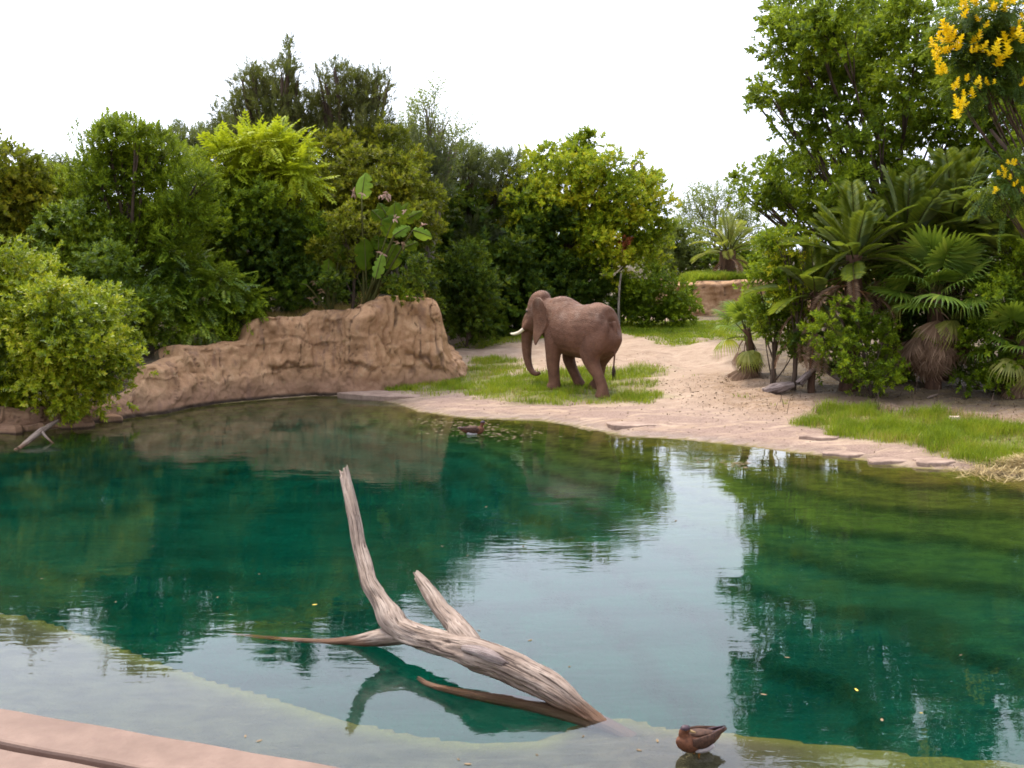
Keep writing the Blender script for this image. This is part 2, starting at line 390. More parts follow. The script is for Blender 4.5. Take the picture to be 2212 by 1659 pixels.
M['bract'] = simple('pale_bract', (.46,.31,.23), .6, .3, .35, 10)
M['leaf_tan'] = simple('fallen_leaf_tan', (.20,.13,.07), .7, .2, .3)
M['leaf_yellow'] = simple('fallen_leaf_yellow', (.62,.42,.05), .6, .3, .25)
M['stone'] = simple('pale_stone', (.55,.42,.33), .8, .2, .25)
M['twig'] = simple('dry_twig', (.13,.085,.06), .85, .15, .35)
M['moss'] = simple('hanging_moss', (.20,.18,.15), .9, .1, .3)

def elephant_mat():
    m, nt, out = new_mat('elephant_skin'); tc = nt.nodes.new('ShaderNodeTexCoord'); ob = tc.outputs['Object']
    n1 = noise(nt, ob, 1.7, 5, .6, .5); n2 = noise(nt, ob, 7, 5, .6)
    vo = nt.nodes.new('ShaderNodeTexVoronoi'); vo.feature = 'DISTANCE_TO_EDGE'; vo.inputs['Scale'].default_value = 13
    nt.links.new(mapping(nt, ob, (1, 1, 1.5)), vo.inputs['Vector'])
    r = ramp(nt, [(.3, (.078,.033,.017)), (.5, (.132,.058,.031)), (.72, (.20,.094,.052))])
    nt.links.new(math_n(nt, 'ADD', math_n(nt, 'MULTIPLY', n1, .65), math_n(nt, 'MULTIPLY', n2, .35)), r.inputs['Fac'])
    sx = nt.nodes.new('ShaderNodeSeparateXYZ'); nt.links.new(ob, sx.inputs[0])
    up = maprange(nt, sx.outputs['Z'], 1.95, 2.3)
    dust = math_n(nt, 'MULTIPLY', math_n(nt, 'MULTIPLY', up, maprange(nt, noise(nt, ob, 2.2, 4, .6), .45, .70)), .60)
    c = mixc(nt, dust, r.outputs['Color'], (.26,.17,.125))
    h = math_n(nt, 'ADD', math_n(nt, 'MULTIPLY', maprange(nt, vo.outputs['Distance'], 0, .12), .5), n2)
    principled(nt, out, c, .72, .3, bump(nt, h, .7, .04)); return m
M['elephant'] = elephant_mat()

# ------------------------------------------------------------------ pond outline and ground
photo_shore = [(315,1044),(381,1038),(503,1013),(625,1001),(788,989),(910,990),(1000,1010),(1049,1027),(1158,1042),(1347,1049),(1472,1069),
               (1571,1089),(1695,1096),(1845,1111),(1984,1129),(2127,1142),(2253,1165),(2354,1172),(2430,1177),(2560,1190)]
left_shore = [(0,1082),(115,1075),(238,1058)]
def w2(px, py, z=0.0):
    p = at_z(*from_photo(px, py), z); return (float(p[0]), float(p[1]))
FAR = [(-22.0, 17.0), (-18.5, 23.5)] + [w2(*p) for p in left_shore + photo_shore] + [(13.5, 18.5), (15.0, 14.0)]
NEAR = [(15.5, 3.2), (2.4, 6.9), (-1.45, 8.02), (-4.75, 9.1), (-13.0, 11.9), (-21.0, 14.6)]
POND = FAR + NEAR
SHELF = [at_z(dx, dy, -.2)[:2] for dx, dy in [(-700,1180),(0,1325),(110,1345),(330,1420),(490,1478),(640,1520),(800,1562),(1010,1600),(1160,1600),(1270,1545),
                                              (1400,1560),(1470,1590),(1560,1598),(1640,1602),(1900,1622),(2212,1648),(2700,1700)]]
# sculpted wall: photo x, base photo y, base height, top photo y
WALL = [(-420,1096,-.05,1010),(-150,1090,-.05,1022),(0,1082,-.05,1014),(115,1075,-.05,1012),(238,1058,-.05,1000),(315,1044,-.05,985),(352,1041,-.05,950),(380,1038,-.05,908),(430,1027,-.05,900),(466,1020,-.05,886),
        (472,1019,-.05,856),(520,1011,-.05,858),(570,1006,-.05,851),(622,1001,-.05,845),(636,1000,-.05,806),(655,998,-.05,790),(700,995,-.05,786),(745,992,-.05,788),(776,990,-.05,782),(790,989,-.05,771),
        (850,989,-.05,772),(905,985,.05,767),(925,978,.12,757),(960,968,.2,742),(1004,958,.27,735),(1050,950,.36,737),(1085,944,.43,742),(1100,941,.46,752),(1112,937,.50,800),(1128,930,.58,850),(1146,922,.65,890)]
wb = np.array([w2(a, b, z) for a, b, z, t in WALL])
wtop = []
for (a, b, z, t), p in zip(WALL, wb):
    q = at_y(*from_photo(a, t), p[1] + .25); wtop.append(max(q[2], .35))
wtop = np.array(wtop)
# wall turns back at its right-hand end
e = wb[-1]
wb = np.vstack([wb, [e + (.02, 1.6), e + (-.2, 3.6), e + (-.8, 6.0)]]); wtop = np.append(wtop, [.85, .95, 1.1])
warc = np.concatenate([[0], np.cumsum(np.hypot(*np.diff(wb, axis=0).T))])
PLATEAU = [tuple(p) for p in wb] + [(-6, 52), (-40, 60), (-60, 22)]
# far wall
fw_a, fw_b = at_y(1480, 690, 50.0), at_y(1760, 690, 53.0)
FWALL = [(float(fw_a[0] - .4), 57.0), (float(fw_a[0]), 51.0), (float(fw_a[0]) + .6, 50.0), (float((fw_a[0] + fw_b[0]) / 2), 50.6), (float(fw_b[0]), 51.5), (float(fw_b[0]) + 6, 53.0)]
FPLAT = FWALL + [(40, 90), (float(fw_a[0] - 1), 90)]

PROF_S = [0, .35, 1.2, 3, 4.5, 7, 10, 13, 20, 40]
PROF_Z = [0, .10, .20, .33, .45, .60, .75, 1.22, 1.45, 1.8]
def ground_fields(P):
    P = np.asarray(P, float)
    d, _ = seg_dist(P, POND, True); ins = inside(P, POND)
    dn, _ = seg_dist(P, NEAR + [POND[0]])
    df, _ = seg_dist(P, FAR)
    s = np.where(ins, -d, d)
    x, y = P[:, 0], P[:, 1]
    z = np.interp(s, PROF_S, PROF_Z)
    near_side = (dn < df) & ~ins
    z = np.where(near_side, .42 * sstep(.0, .5, s), z)
    land = sstep(0, 1.0, s) * (~near_side)
    # eroded shelves near the water, trodden hummocks further up
    led = fbm(x * .45, y * 1.3, 3.1, 4, 5)
    z = z + land * (.05 * led + .035 * fbm(x * 2.1, y * 2.1, 0, 3, 9))
    z = z + land * sstep(1.5, 4, s) * sstep(22, 16, s) * (.045 * fbm(x * 1.4, y * 1.4, 2, 3, 61) - .05 * sstep(.25, .5, vnoise(x * 2.2, y * 2.2, 0, 62)))
    z = z + land * sstep(6, 9, s) * sstep(16, 12, s) * .16 * fbm(x * .5, y * .5, 7, 3, 21)
    st = np.floor(z / .06) * .06 + .06 * sstep(.6, 1.0, (z / .06) % 1.0)
    z = np.where((s > .05) & (s < 3.5) & ~near_side, z * .35 + st * .65, z)
    # plateau behind the sculpted wall
    dw, pw = seg_dist(P, wb); top = np.interp(pw, warc, wtop)
    inp = inside(P, PLATEAU)
    k = np.where(inp, sstep(.45, .85, dw), 0)
    z = z * (1 - k) + k * (top - .22 + np.minimum(dw, 9) * .05)
    dfw, _ = seg_dist(P, FWALL); inf = inside(P, FPLAT)
    k2 = np.where(inf, sstep(.35, .8, dfw), 0)
    z = z * (1 - k2) + k2 * (3.05 + .05 * np.minimum(dfw, 8))
    # the pond bed
    right = sstep(-4, 5, x)
    L = 3.2 + right * 5.2
    dep = 3.0 * (1 - np.exp(-(df / L) ** (1 + .25 * right))) * (1 - .15 * right)
    q = .33; fr = dep / q + .55 * fbm(x * .16, y * .5, 2, 3, 31) + .10 * fbm(x * .9, y * 1.6, 4, 3, 33); fl = np.floor(fr); dt = (fl + sstep(.80, .99, fr - fl)) * q
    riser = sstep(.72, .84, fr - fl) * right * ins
    dep = dep * .12 + dt * .88
    dsh, _ = seg_dist(P, SHELF); shpoly = [tuple(p) for p in SHELF] + [(25, 0), (-30, 0)]
    onsh = inside(P, shpoly)
    ks = np.where(onsh, 1 - .5 * sstep(.10, 0, dsh), .5 * sstep(.10, 0, dsh))
    mound = np.exp(-(((x - 1.75) / 1.2) ** 2 + ((y - 9.4) / .6) ** 2))
    shz = .34 + .06 * fbm(x * .9, y * .9, 0, 3, 41) - .27 * mound
    dep = dep * (1 - ks) + shz * ks
    dep = dep * sstep(0, .25, d)
    z = np.where(ins, -dep - .01 + .02 * sstep(.3, 0, d), z)
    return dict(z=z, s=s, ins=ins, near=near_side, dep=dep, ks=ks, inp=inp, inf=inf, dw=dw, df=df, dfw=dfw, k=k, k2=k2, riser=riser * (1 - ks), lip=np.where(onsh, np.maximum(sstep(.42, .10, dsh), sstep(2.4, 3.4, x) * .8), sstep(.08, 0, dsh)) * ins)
def gz(x, y):
    return float(ground_fields(np.array([[x, y]]))['z'][0])
def gza(P): return ground_fields(P)['z']

# grass areas, drawn on the ground as polygons from the photo (at their ground height)
def gpoly(pts, it=4):
    out = []
    for dx, dy in pts:
        z = .5
        for _ in range(it * 3):
            p = at_z(dx, dy, z); z = .5 * z + .5 * min(max(gz(p[0], p[1]), 0), 3.2)
        out.append((float(p[0]), float(p[1])))
    return out
GR_ELE = gpoly([(866,838),(905,826),(960,812),(1010,790),(1040,768),(1085,772),(1120,800),(1190,800),(1280,792),(1340,795),(1390,790),(1420,800),(1385,822),(1390,850),(1385,868),(1310,872),(1220,868),(1090,862),(1000,852),(900,848)])
GR_NEAR = gpoly([(1748,905),(1790,896),(1850,880),(1940,892),(2030,902),(2100,898),(2170,925),(2330,950),(2330,985),(2180,1000),(2090,992),(2010,975),(1900,955),(1800,935),(1755,925)])
GR_MEADOW = gpoly([(985,752),(1060,725),(1130,705),(1330,694),(1580,694),(1640,700),(1600,735),(1540,733),(1470,738),(1400,728),(1330,722),(1200,728),(1120,733),(1040,752)])
def grass_mask(P):
    m = np.zeros(len(P))
    for poly, wdt in ((GR_ELE, .8), (GR_NEAR, .45), (GR_MEADOW, 1.0)):
        d, _ = seg_dist(P, poly, True); i = inside(P, poly)
        m = np.maximum(m, sstep(-wdt, wdt, np.where(i, d, -d) + 1.3 * wdt * fbm(P[:, 0] * 1.1, P[:, 1] * 1.5, 0, 4, 17)))
    return m

def axis(parts):
    out = []
    for a, b, st in parts: out.append(np.arange(a, b, st))
    return np.concatenate(out)
gx = axis([(-3000,-400,400),(-400,-100,60),(-100,-40,8),(-40,-22,1.2),(-22,16,.16),(16,40,1.2),(40,100,8),(100,400,60),(400,3001,400)])
gy = axis([(-3000,-400,400),(-400,-60,60),(-60,0,6),(0,6,1.0),(6,13,.085),(13,40,.165),(40,60,.4),(60,100,4),(100,400,50),(400,3001,400)])
X, Y = np.meshgrid(gx, gy); GP = np.stack([X.ravel(), Y.ravel()], 1)
gf = ground_fields(GP)
GZ = gf['z'].reshape(X.shape)
def gza(P):
    P = np.asarray(P, float); x = np.clip(P[:, 0], gx[0], gx[-1] - 1e-6); y = np.clip(P[:, 1], gy[0], gy[-1] - 1e-6)
    i = np.clip(np.searchsorted(gx, x, 'right') - 1, 0, len(gx) - 2); j = np.clip(np.searchsorted(gy, y, 'right') - 1, 0, len(gy) - 2)
    u = (x - gx[i]) / (gx[i + 1] - gx[i]); v = (y - gy[j]) / (gy[j + 1] - gy[j])
    return (GZ[j, i] * (1 - u) + GZ[j, i + 1] * u) * (1 - v) + (GZ[j + 1, i] * (1 - u) + GZ[j + 1, i + 1] * u) * v
def gz(x, y): return float(gza(np.array([[x, y]]))[0])
idx = np.arange(len(GP)).reshape(X.shape)
GF = np.stack([idx[:-1,:-1], idx[:-1,1:], idx[1:,1:], idx[1:,:-1]], -1).reshape(-1, 4)
gm = grass_mask(GP)
bed = sstep(.06, -.02, gf['z']) * gf['ins']
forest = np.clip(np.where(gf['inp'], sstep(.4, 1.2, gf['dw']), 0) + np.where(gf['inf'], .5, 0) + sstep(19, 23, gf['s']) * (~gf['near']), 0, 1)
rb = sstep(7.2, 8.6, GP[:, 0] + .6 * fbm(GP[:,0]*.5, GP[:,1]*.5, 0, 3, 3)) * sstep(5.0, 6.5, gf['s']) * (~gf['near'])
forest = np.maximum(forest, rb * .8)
litter = np.clip(sstep(1.8, 4.0, gf['s']) * sstep(4.6, 6.6, GP[:, 0]) * sstep(36, 33, GP[:, 1]), 0, 1)
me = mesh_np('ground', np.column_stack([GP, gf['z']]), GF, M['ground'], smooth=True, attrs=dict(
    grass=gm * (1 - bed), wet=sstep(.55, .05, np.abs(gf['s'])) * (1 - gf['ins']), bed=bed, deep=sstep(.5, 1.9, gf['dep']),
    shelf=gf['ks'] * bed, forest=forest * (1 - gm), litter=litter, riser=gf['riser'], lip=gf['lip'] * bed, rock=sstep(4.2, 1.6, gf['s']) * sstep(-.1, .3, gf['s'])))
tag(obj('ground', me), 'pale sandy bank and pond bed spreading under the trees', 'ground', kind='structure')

# water body: closed volume, its rim buried in the banks
wx0, wx1, wy0, wy1 = -27.0, 18.0, 2.0, 37.0
wv = [(wx0,wy0,-5),(wx1,wy0,-5),(wx1,wy1,-5),(wx0,wy1,-5),(wx0,wy0,0),(wx1,wy0,0),(wx1,wy1,0),(wx0,wy1,0)]
me = mesh_np('water', wv, [(3,2,1,0),(4,5,6,7),(0,1,5,4),(1,2,6,5),(2,3,7,6),(3,0,4,7)], M['water'])
tag(obj('water', me), 'still green pond mirroring the trees and white sky', 'water', kind='structure')

# ------------------------------------------------------------------ sculpted rock wall
def build_wall(name, path, tops, arcs, ncol, nrow, mat, seed, thick=1.1, base_z=-1.4):
    u = np.linspace(0, arcs[-1], ncol)
    bx, by = np.interp(u, arcs, path[:, 0]), np.interp(u, arcs, path[:, 1])
    k = np.hanning(9); k /= k.sum()
    def sm(a): return np.convolve(np.pad(a, 4, 'edge'), k, 'valid')
    bx, by = sm(sm(bx)), sm(sm(by)); tz = np.interp(u, arcs, tops)
    tz = tz + .05 * fbm(u * 1.8, 0, 0, 4, seed) + .03 * fbm(u * 6, 0, 3, 3, seed + 2)
    tx, ty = np.gradient(bx), np.gradient(by); tx, ty = sm(sm(sm(tx))), sm(sm(sm(ty))); L = np.hypot(tx, ty); tx /= L; ty /= L
    nx, ny = ty, -tx                                   # outward, towards the pond
    V = []; CR = []
    v = np.linspace(0, 1, nrow)
    U, W = np.meshgrid(u, v); TZ = np.broadcast_to(tz, U.shape); Z = base_z + W * (TZ - base_z)
    hgt = np.clip((Z) / np.maximum(TZ, .4), 0, 1)
    off = .10 + .24 * (1 - hgt)                              # batter
    wu = U + .30 * fbm(U * .9, Z * 1.1, 0, 3, seed + 30)
    off += .15 * fbm(U * .62, Z * .35, 1, 3, seed + 4) # broad buttresses
    flute = np.abs(fbm(wu * 1.25, Z * .22, 2, 2, seed + 6)); off -= .13 * (1 - sstep(0, .20, flute)) * sstep(.06, .35, hgt)
    # hollows under a proud, paler lip
    poc = sstep(.02, .30, fbm(U * 1.35, Z * .75, 3, 2, seed + 31)) * sstep(.97, .86, hgt) * sstep(.40, .55, hgt)
    off -= .16 * poc * sstep(.8, 1.3, TZ)
    # proud upper slab that ends in a ragged lip part-way down
    lip = .38 + .22 * fbm(U * 1.1, 0, 5, 4, seed + 7)
    slab = sstep(lip - .022, lip + .022, hgt)
    off += .12 * slab * sstep(.8, 1.3, TZ) * sstep(-.15, .25, fbm(U * .9, 0, 11, 2, seed + 50))
    off += .075 * fbm(wu * 3.2, Z * 2.4, 4, 4, seed + 9) + .030 * fbm(U * 9, Z * 9, 4, 3, seed + 10)
    bu, bz = wu * 1.25 + .35 * fbm(U * 2, Z * 2, 1, 2, seed + 40), Z * 1.15 + .35 * fbm(U * 1.5, Z * 1.5, 7, 2, seed + 41)
    iu, iz = np.floor(bu), np.floor(bz); fu_, fz_ = bu - iu, bz - iz
    cell = hash3(iu, iz, iu * 0, seed + 42); edge = np.minimum(np.minimum(fu_, 1 - fu_), np.minimum(fz_, 1 - fz_))
    off += (.12 * (cell - .5) + .08 * (hash3(iu, iz, iu * 0, seed + 43) - .5) * (fu_ - .5) * 2) * sstep(0, .05, edge) * sstep(.15, .3, hgt)
    c1 = np.abs(fbm(wu * .95, Z * .16, 6, 2, seed + 12)); c2 = np.abs(fbm(wu * 2.3 + .25 * Z, Z * .55, 8, 3, seed + 13))
    crack = np.maximum(1 - sstep(0, .022, c1), .8 * (1 - sstep(0, .016, c2)) * (fbm(U * .8, Z * .8, 3, 2, seed + 14) > 0))
    crack = np.maximum(crack, .55 * (1 - sstep(0, .035, edge)) * (cell > .45))
    crack = np.maximum(crack, .6 * (1 - sstep(0, .02, np.abs(hgt - lip + .03))) * sstep(.8, 1.3, TZ) * sstep(-.05, .25, fbm(U * .9, 0, 11, 2, seed + 50)))
    crack *= sstep(.1, .3, hgt)
    off -= .07 * crack
    rnd = sstep(.88, 1.0, W); off -= .22 * rnd ** 2     # shoulder
    Z = Z - .05 * rnd ** 3
    V.append(np.stack([bx + nx * off, by + ny * off, Z], -1)); CR.append(crack)
    base_off = off[-1]
    for j, t in enumerate(np.linspace(.12, 1, 10)):     # top, falling back into the soil
        o = base_off - t * thick
        zt = Z[-1] + .05 * fbm(u * 3, t * 3, 0, 3, seed + 20) * (t < .9) - .28 * t ** 2
        V.append(np.stack([bx + nx * o, by + ny * o, zt], -1)[None]); CR.append(np.zeros((1, ncol)))
    o = base_off - thick
    V.append(np.stack([bx + nx * o, by + ny * o, np.full(ncol, base_z)], -1)[None]); CR.append(np.zeros((1, ncol)))
    V = np.concatenate(V); CR = np.concatenate(CR); nr = V.shape[0]
    ii = np.arange(nr * ncol).reshape(nr, ncol)
    F = np.stack([ii[:-1,:-1], ii[:-1,1:], ii[1:,1:], ii[1:,:-1]], -1).reshape(-1, 4)
    return mesh_np(name, V.reshape(-1, 3), F, mat, smooth=True, attrs=dict(crack=CR.ravel()))
me = build_wall('rock_wall', wb, wtop, warc, 600, 84, M['rock'], 100)
tag(obj('rock_wall', me), 'long brown sculpted rock wall stepping up along the far left waterline', 'rock wall', kind='thing')
fwp = np.array(FWALL); fwarc = np.concatenate([[0], np.cumsum(np.hypot(*np.diff(fwp, axis=0).T))])
me = build_wall('rock_wall', fwp, np.array([3.1, 3.1, 3.15, 3.25, 3.3, 3.3]), fwarc, 160, 44, M['rock_far'], 300, base_z=.6)
tag(obj('rock_wall', me), 'distant brown rock wall at the back of the meadow below the date palm', 'rock wall', kind='thing')

# near concrete parapet, bottom left
def parapet():
    t = empty('parapet', (-3.0, 8.5, 0))
    a, b = np.array([-14.0, 12.10]), np.array([1.2, 7.00])
    d = (b - a) / np.hypot(*(b - a)); n = np.array([d[1], -d[0]])      # n points back to the camera
    if n[1] > 0: n = -n
    def strip(name, o0, o1, z0, z1, bev=.03):
        prof = [(o0, z0), (o0, z1 - bev), (o0 + bev * .3, z1 - bev * .3), (o0 + bev, z1), (o1 - bev, z1), (o1 - bev * .3, z1 - bev * .3), (o1, z1 - bev), (o1, z0)]
        V = []; S = 60
        for i in range(S + 1):
            c = a + (b - a) * i / S
            for o, z in prof:
                p = c + n * o; V.append((p[0] + 3.0, p[1] - 8.5, z + .004 * math.sin(i * 1.7 + o * 9)))
        k = len(prof); F = []
        for i in range(S):
            for j in range(k):
                F.append((i*k+j, i*k+(j+1)%k, (i+1)*k+(j+1)%k, (i+1)*k+j))
        F.append(tuple(range(k))[::-1]); F.append(tuple(S*k+j for j in range(k)))
        obj(name, mesh_np(name, V, F, M['concrete']), t)
    strip('coping', 0, .52, -.9, .55)
    strip('recess', .515, .60, -.5, .47, .01)
    strip('inner_slab', .598, 1.15, -.5, .545)
    strip('kerb_face', 1.146, 1.30, -.5, .25)
    tag(t, 'pink concrete parapet edge running across the bottom left corner', 'parapet')
parapet()


# ------------------------------------------------------------------ foliage kit
def norm(a): return a / (np.linalg.norm(a, axis=-1, keepdims=True) + 1e-9)
def leaf(base, d, nrm, L, W, fold=.15, droop=.12):
    d = d / np.linalg.norm(d); s = np.cross(d, nrm); s /= np.linalg.norm(s) + 1e-9; n = np.cross(s, d)
    return np.array([base, base + d * L * .45 + s * W * .5 + n * W * fold, base + d * L - n * L * droop, base + d * L * .45 - s * W * .5 + n * W * fold])
def sprig_template(kind, r):
    out = []
    if kind == 'broad':
        for i in range(9):
            t = .25 + .75 * i / 8; az = i * 2.4 + r.uniform(-.4, .4); el = R(62 - 30 * t)
            d = np.array([math.cos(az) * math.sin(el), math.sin(az) * math.sin(el), math.cos(el)])
            out.append(leaf(np.array([0, 0, t * .62]), d, np.array([0, 0, 1.]), r.uniform(.34, .48), r.uniform(.17, .24)))
    elif kind == 'tuft':
        for i in range(11):
            az = i * 2.4 + r.uniform(-.3, .3); el = R(18 + 46 * (i / 10)); t = .75 - .5 * i / 10
            d = np.array([math.cos(az) * math.sin(el), math.sin(az) * math.sin(el), math.cos(el)])
            out.append(leaf(np.array([0, 0, t]), d, np.array([math.cos(az), math.sin(az), 0]) * -1 + np.array([0, 0, .3]), r.uniform(.30, .42), r.uniform(.10, .15)))
    elif kind == 'pinnate':
        for i in range(7):
            t = .15 + .8 * i / 6; y = -.28 * t * t
            for sgn in (-1, 1):
                d = np.array([sgn * .85, -.10 - .25 * t, .55])
                out.append(leaf(np.array([0, y, t]), d, np.array([0, 1., .2]), r.uniform(.24, .32) * (1.1 - .5 * abs(t - .45)), r.uniform(.09, .12)))
        out.append(leaf(np.array([0, -.26, .95]), np.array([0, -.3, 1]), np.array([0, 1., .2]), .28, .11))
    elif kind == 'needle':
        for i in range(15):
            t = .05 + .9 * i / 14; az = i * 2.4; el = R(38 - 16 * t)
            d = np.array([math.cos(az) * math.sin(el), math.sin(az) * math.sin(el), math.cos(el)])
            out.append(leaf(np.array([0, 0, t * .7]), d, np.array([r.uniform(-1, 1), r.uniform(-1, 1), .2]), r.uniform(.26, .40), r.uniform(.045, .07), .1, .05))
    elif kind == 'wisp':
        for i in range(8):
            t = .1 + .85 * i / 7; az = i * 2.4; el = R(46)
            d = np.array([math.cos(az) * math.sin(el), math.sin(az) * math.sin(el), math.cos(el)])
            out.append(leaf(np.array([0, 0, t]), d, np.array([r.uniform(-1, 1), r.uniform(-1, 1), .2]), r.uniform(.16, .24), r.uniform(.05, .08)))
        for a in (0, 2.1):
            out.append(np.array([[-.008*math.cos(a), -.008*math.sin(a), 0], [.008*math.cos(a), .008*math.sin(a), 0], [.006*math.cos(a), .006*math.sin(a), 1], [-.006*math.cos(a), -.006*math.sin(a), 1]]))
    elif kind == 'flower':
        for i in range(16):
            t = .1 + .9 * i / 15; az = i * 2.4; el = R(70 - 35 * t); rr = .34 * (1.15 - t)
            d = np.array([math.cos(az) * math.sin(el), math.sin(az) * math.sin(el), math.cos(el)])
            out.append(leaf(np.array([0, 0, t * .6]), d, np.array([0, 0, 1.]), r.uniform(.16, .22) + rr * .4, r.uniform(.16, .2), .3))
    return np.array(out)
_tr = np.random.default_rng(3)
TPL = {k: [sprig_template(k, _tr) for _ in range(5)] for k in ('broad', 'tuft', 'pinnate', 'needle', 'wisp', 'flower')}
def place_sprigs(P, D, S, kind, roll_up=False):
    """P (n,3) origins, D (n,3) directions, S (n,) sizes -> leaf vertices and quads"""
    n = len(P); D = norm(D)
    if roll_up:                                            # pinnate sprays: keep the upper side up
        up = np.array([0, 0, 1.]) + rng.normal(0, .25, (n, 3)); yv = norm(up - D * np.sum(up * D, 1, keepdims=True)); xv = np.cross(yv, D)
    else:
        a = norm(rng.normal(size=(n, 3))); xv = norm(np.cross(a, D)); yv = np.cross(D, xv)
    Vs = []
    var = rng.integers(0, len(TPL[kind]), n)
    for k, T in enumerate(TPL[kind]):
        m = var == k
        if not m.any(): continue
        F = np.stack([xv[m], yv[m], D[m]], 1)                # (m,3 axes,3)
        q = np.einsum('lvi,mij->mlvj', T, F) * S[m][:, None, None, None] + P[m][:, None, None, :]
        Vs.append(q.reshape(-1, 3))
    V = np.concatenate(Vs); nq = len(V) // 4
    i = np.arange(nq)[:, None] * 4
    F = np.concatenate([i + np.array([[0, 1, 2]]), i + np.array([[0, 2, 3]])], 1).reshape(-1, 3)
    return V, F
def tube(pts, rad, sides=7, wob=0.0, seed=0, cap=True):
    pts = np.asarray(pts, float); rad = np.asarray(rad, float); n = len(pts)
    T = norm(np.gradient(pts, axis=0)); ref = np.array([.31, .95, .05]); V = []; UV = []
    s = np.concatenate([[0], np.cumsum(np.linalg.norm(np.diff(pts, axis=0), axis=1))])
    for i in range(n):
        a = np.cross(T[i], ref); a /= np.linalg.norm(a) + 1e-9; b = np.cross(T[i], a)
        for j in range(sides):
            th = 2 * math.pi * j / sides; r = rad[i]
            if wob: r *= 1 + wob * float(vnoise(math.cos(th) * 1.6 + seed, math.sin(th) * 1.6, s[i] * 2.2, seed))
            V.append(pts[i] + (a * math.cos(th) + b * math.sin(th)) * r); UV.append((j / sides * 1.0, s[i]))
    F = []
    for i in range(n - 1):
        for j in range(sides):
            F.append((i*sides+j, i*sides+(j+1)%sides, (i+1)*sides+(j+1)%sides, (i+1)*sides+j))
    if cap: F.append(tuple(range(sides))[::-1]); F.append(tuple((n-1)*sides+j for j in range(sides)))
    return V, F, UV
def bez(a, b, c, n=8):
    t = np.linspace(0, 1, n)[:, None]; return (1-t)**2 * a + 2*t*(1-t) * b + t*t * c
class MB:
    def __init__(s): s.V = []; s.F = []; s.UV = []
    def add(s, V, F, UV=None):
        k = len(s.V); s.V += [tuple(v) for v in V]; s.F += [tuple(i + k for i in f) for f in F]; s.UV += list(UV) if UV is not None else [(0, 0)] * len(V)
    def tube(s, *a, **k): s.add(*tube(*a, **k))
    def mesh(s, name, mat, off=(0, 0, 0), smooth=True):
        return mesh_np(name, np.array(s.V) - np.array(off), s.F, mat, uv=s.UV, smooth=smooth)

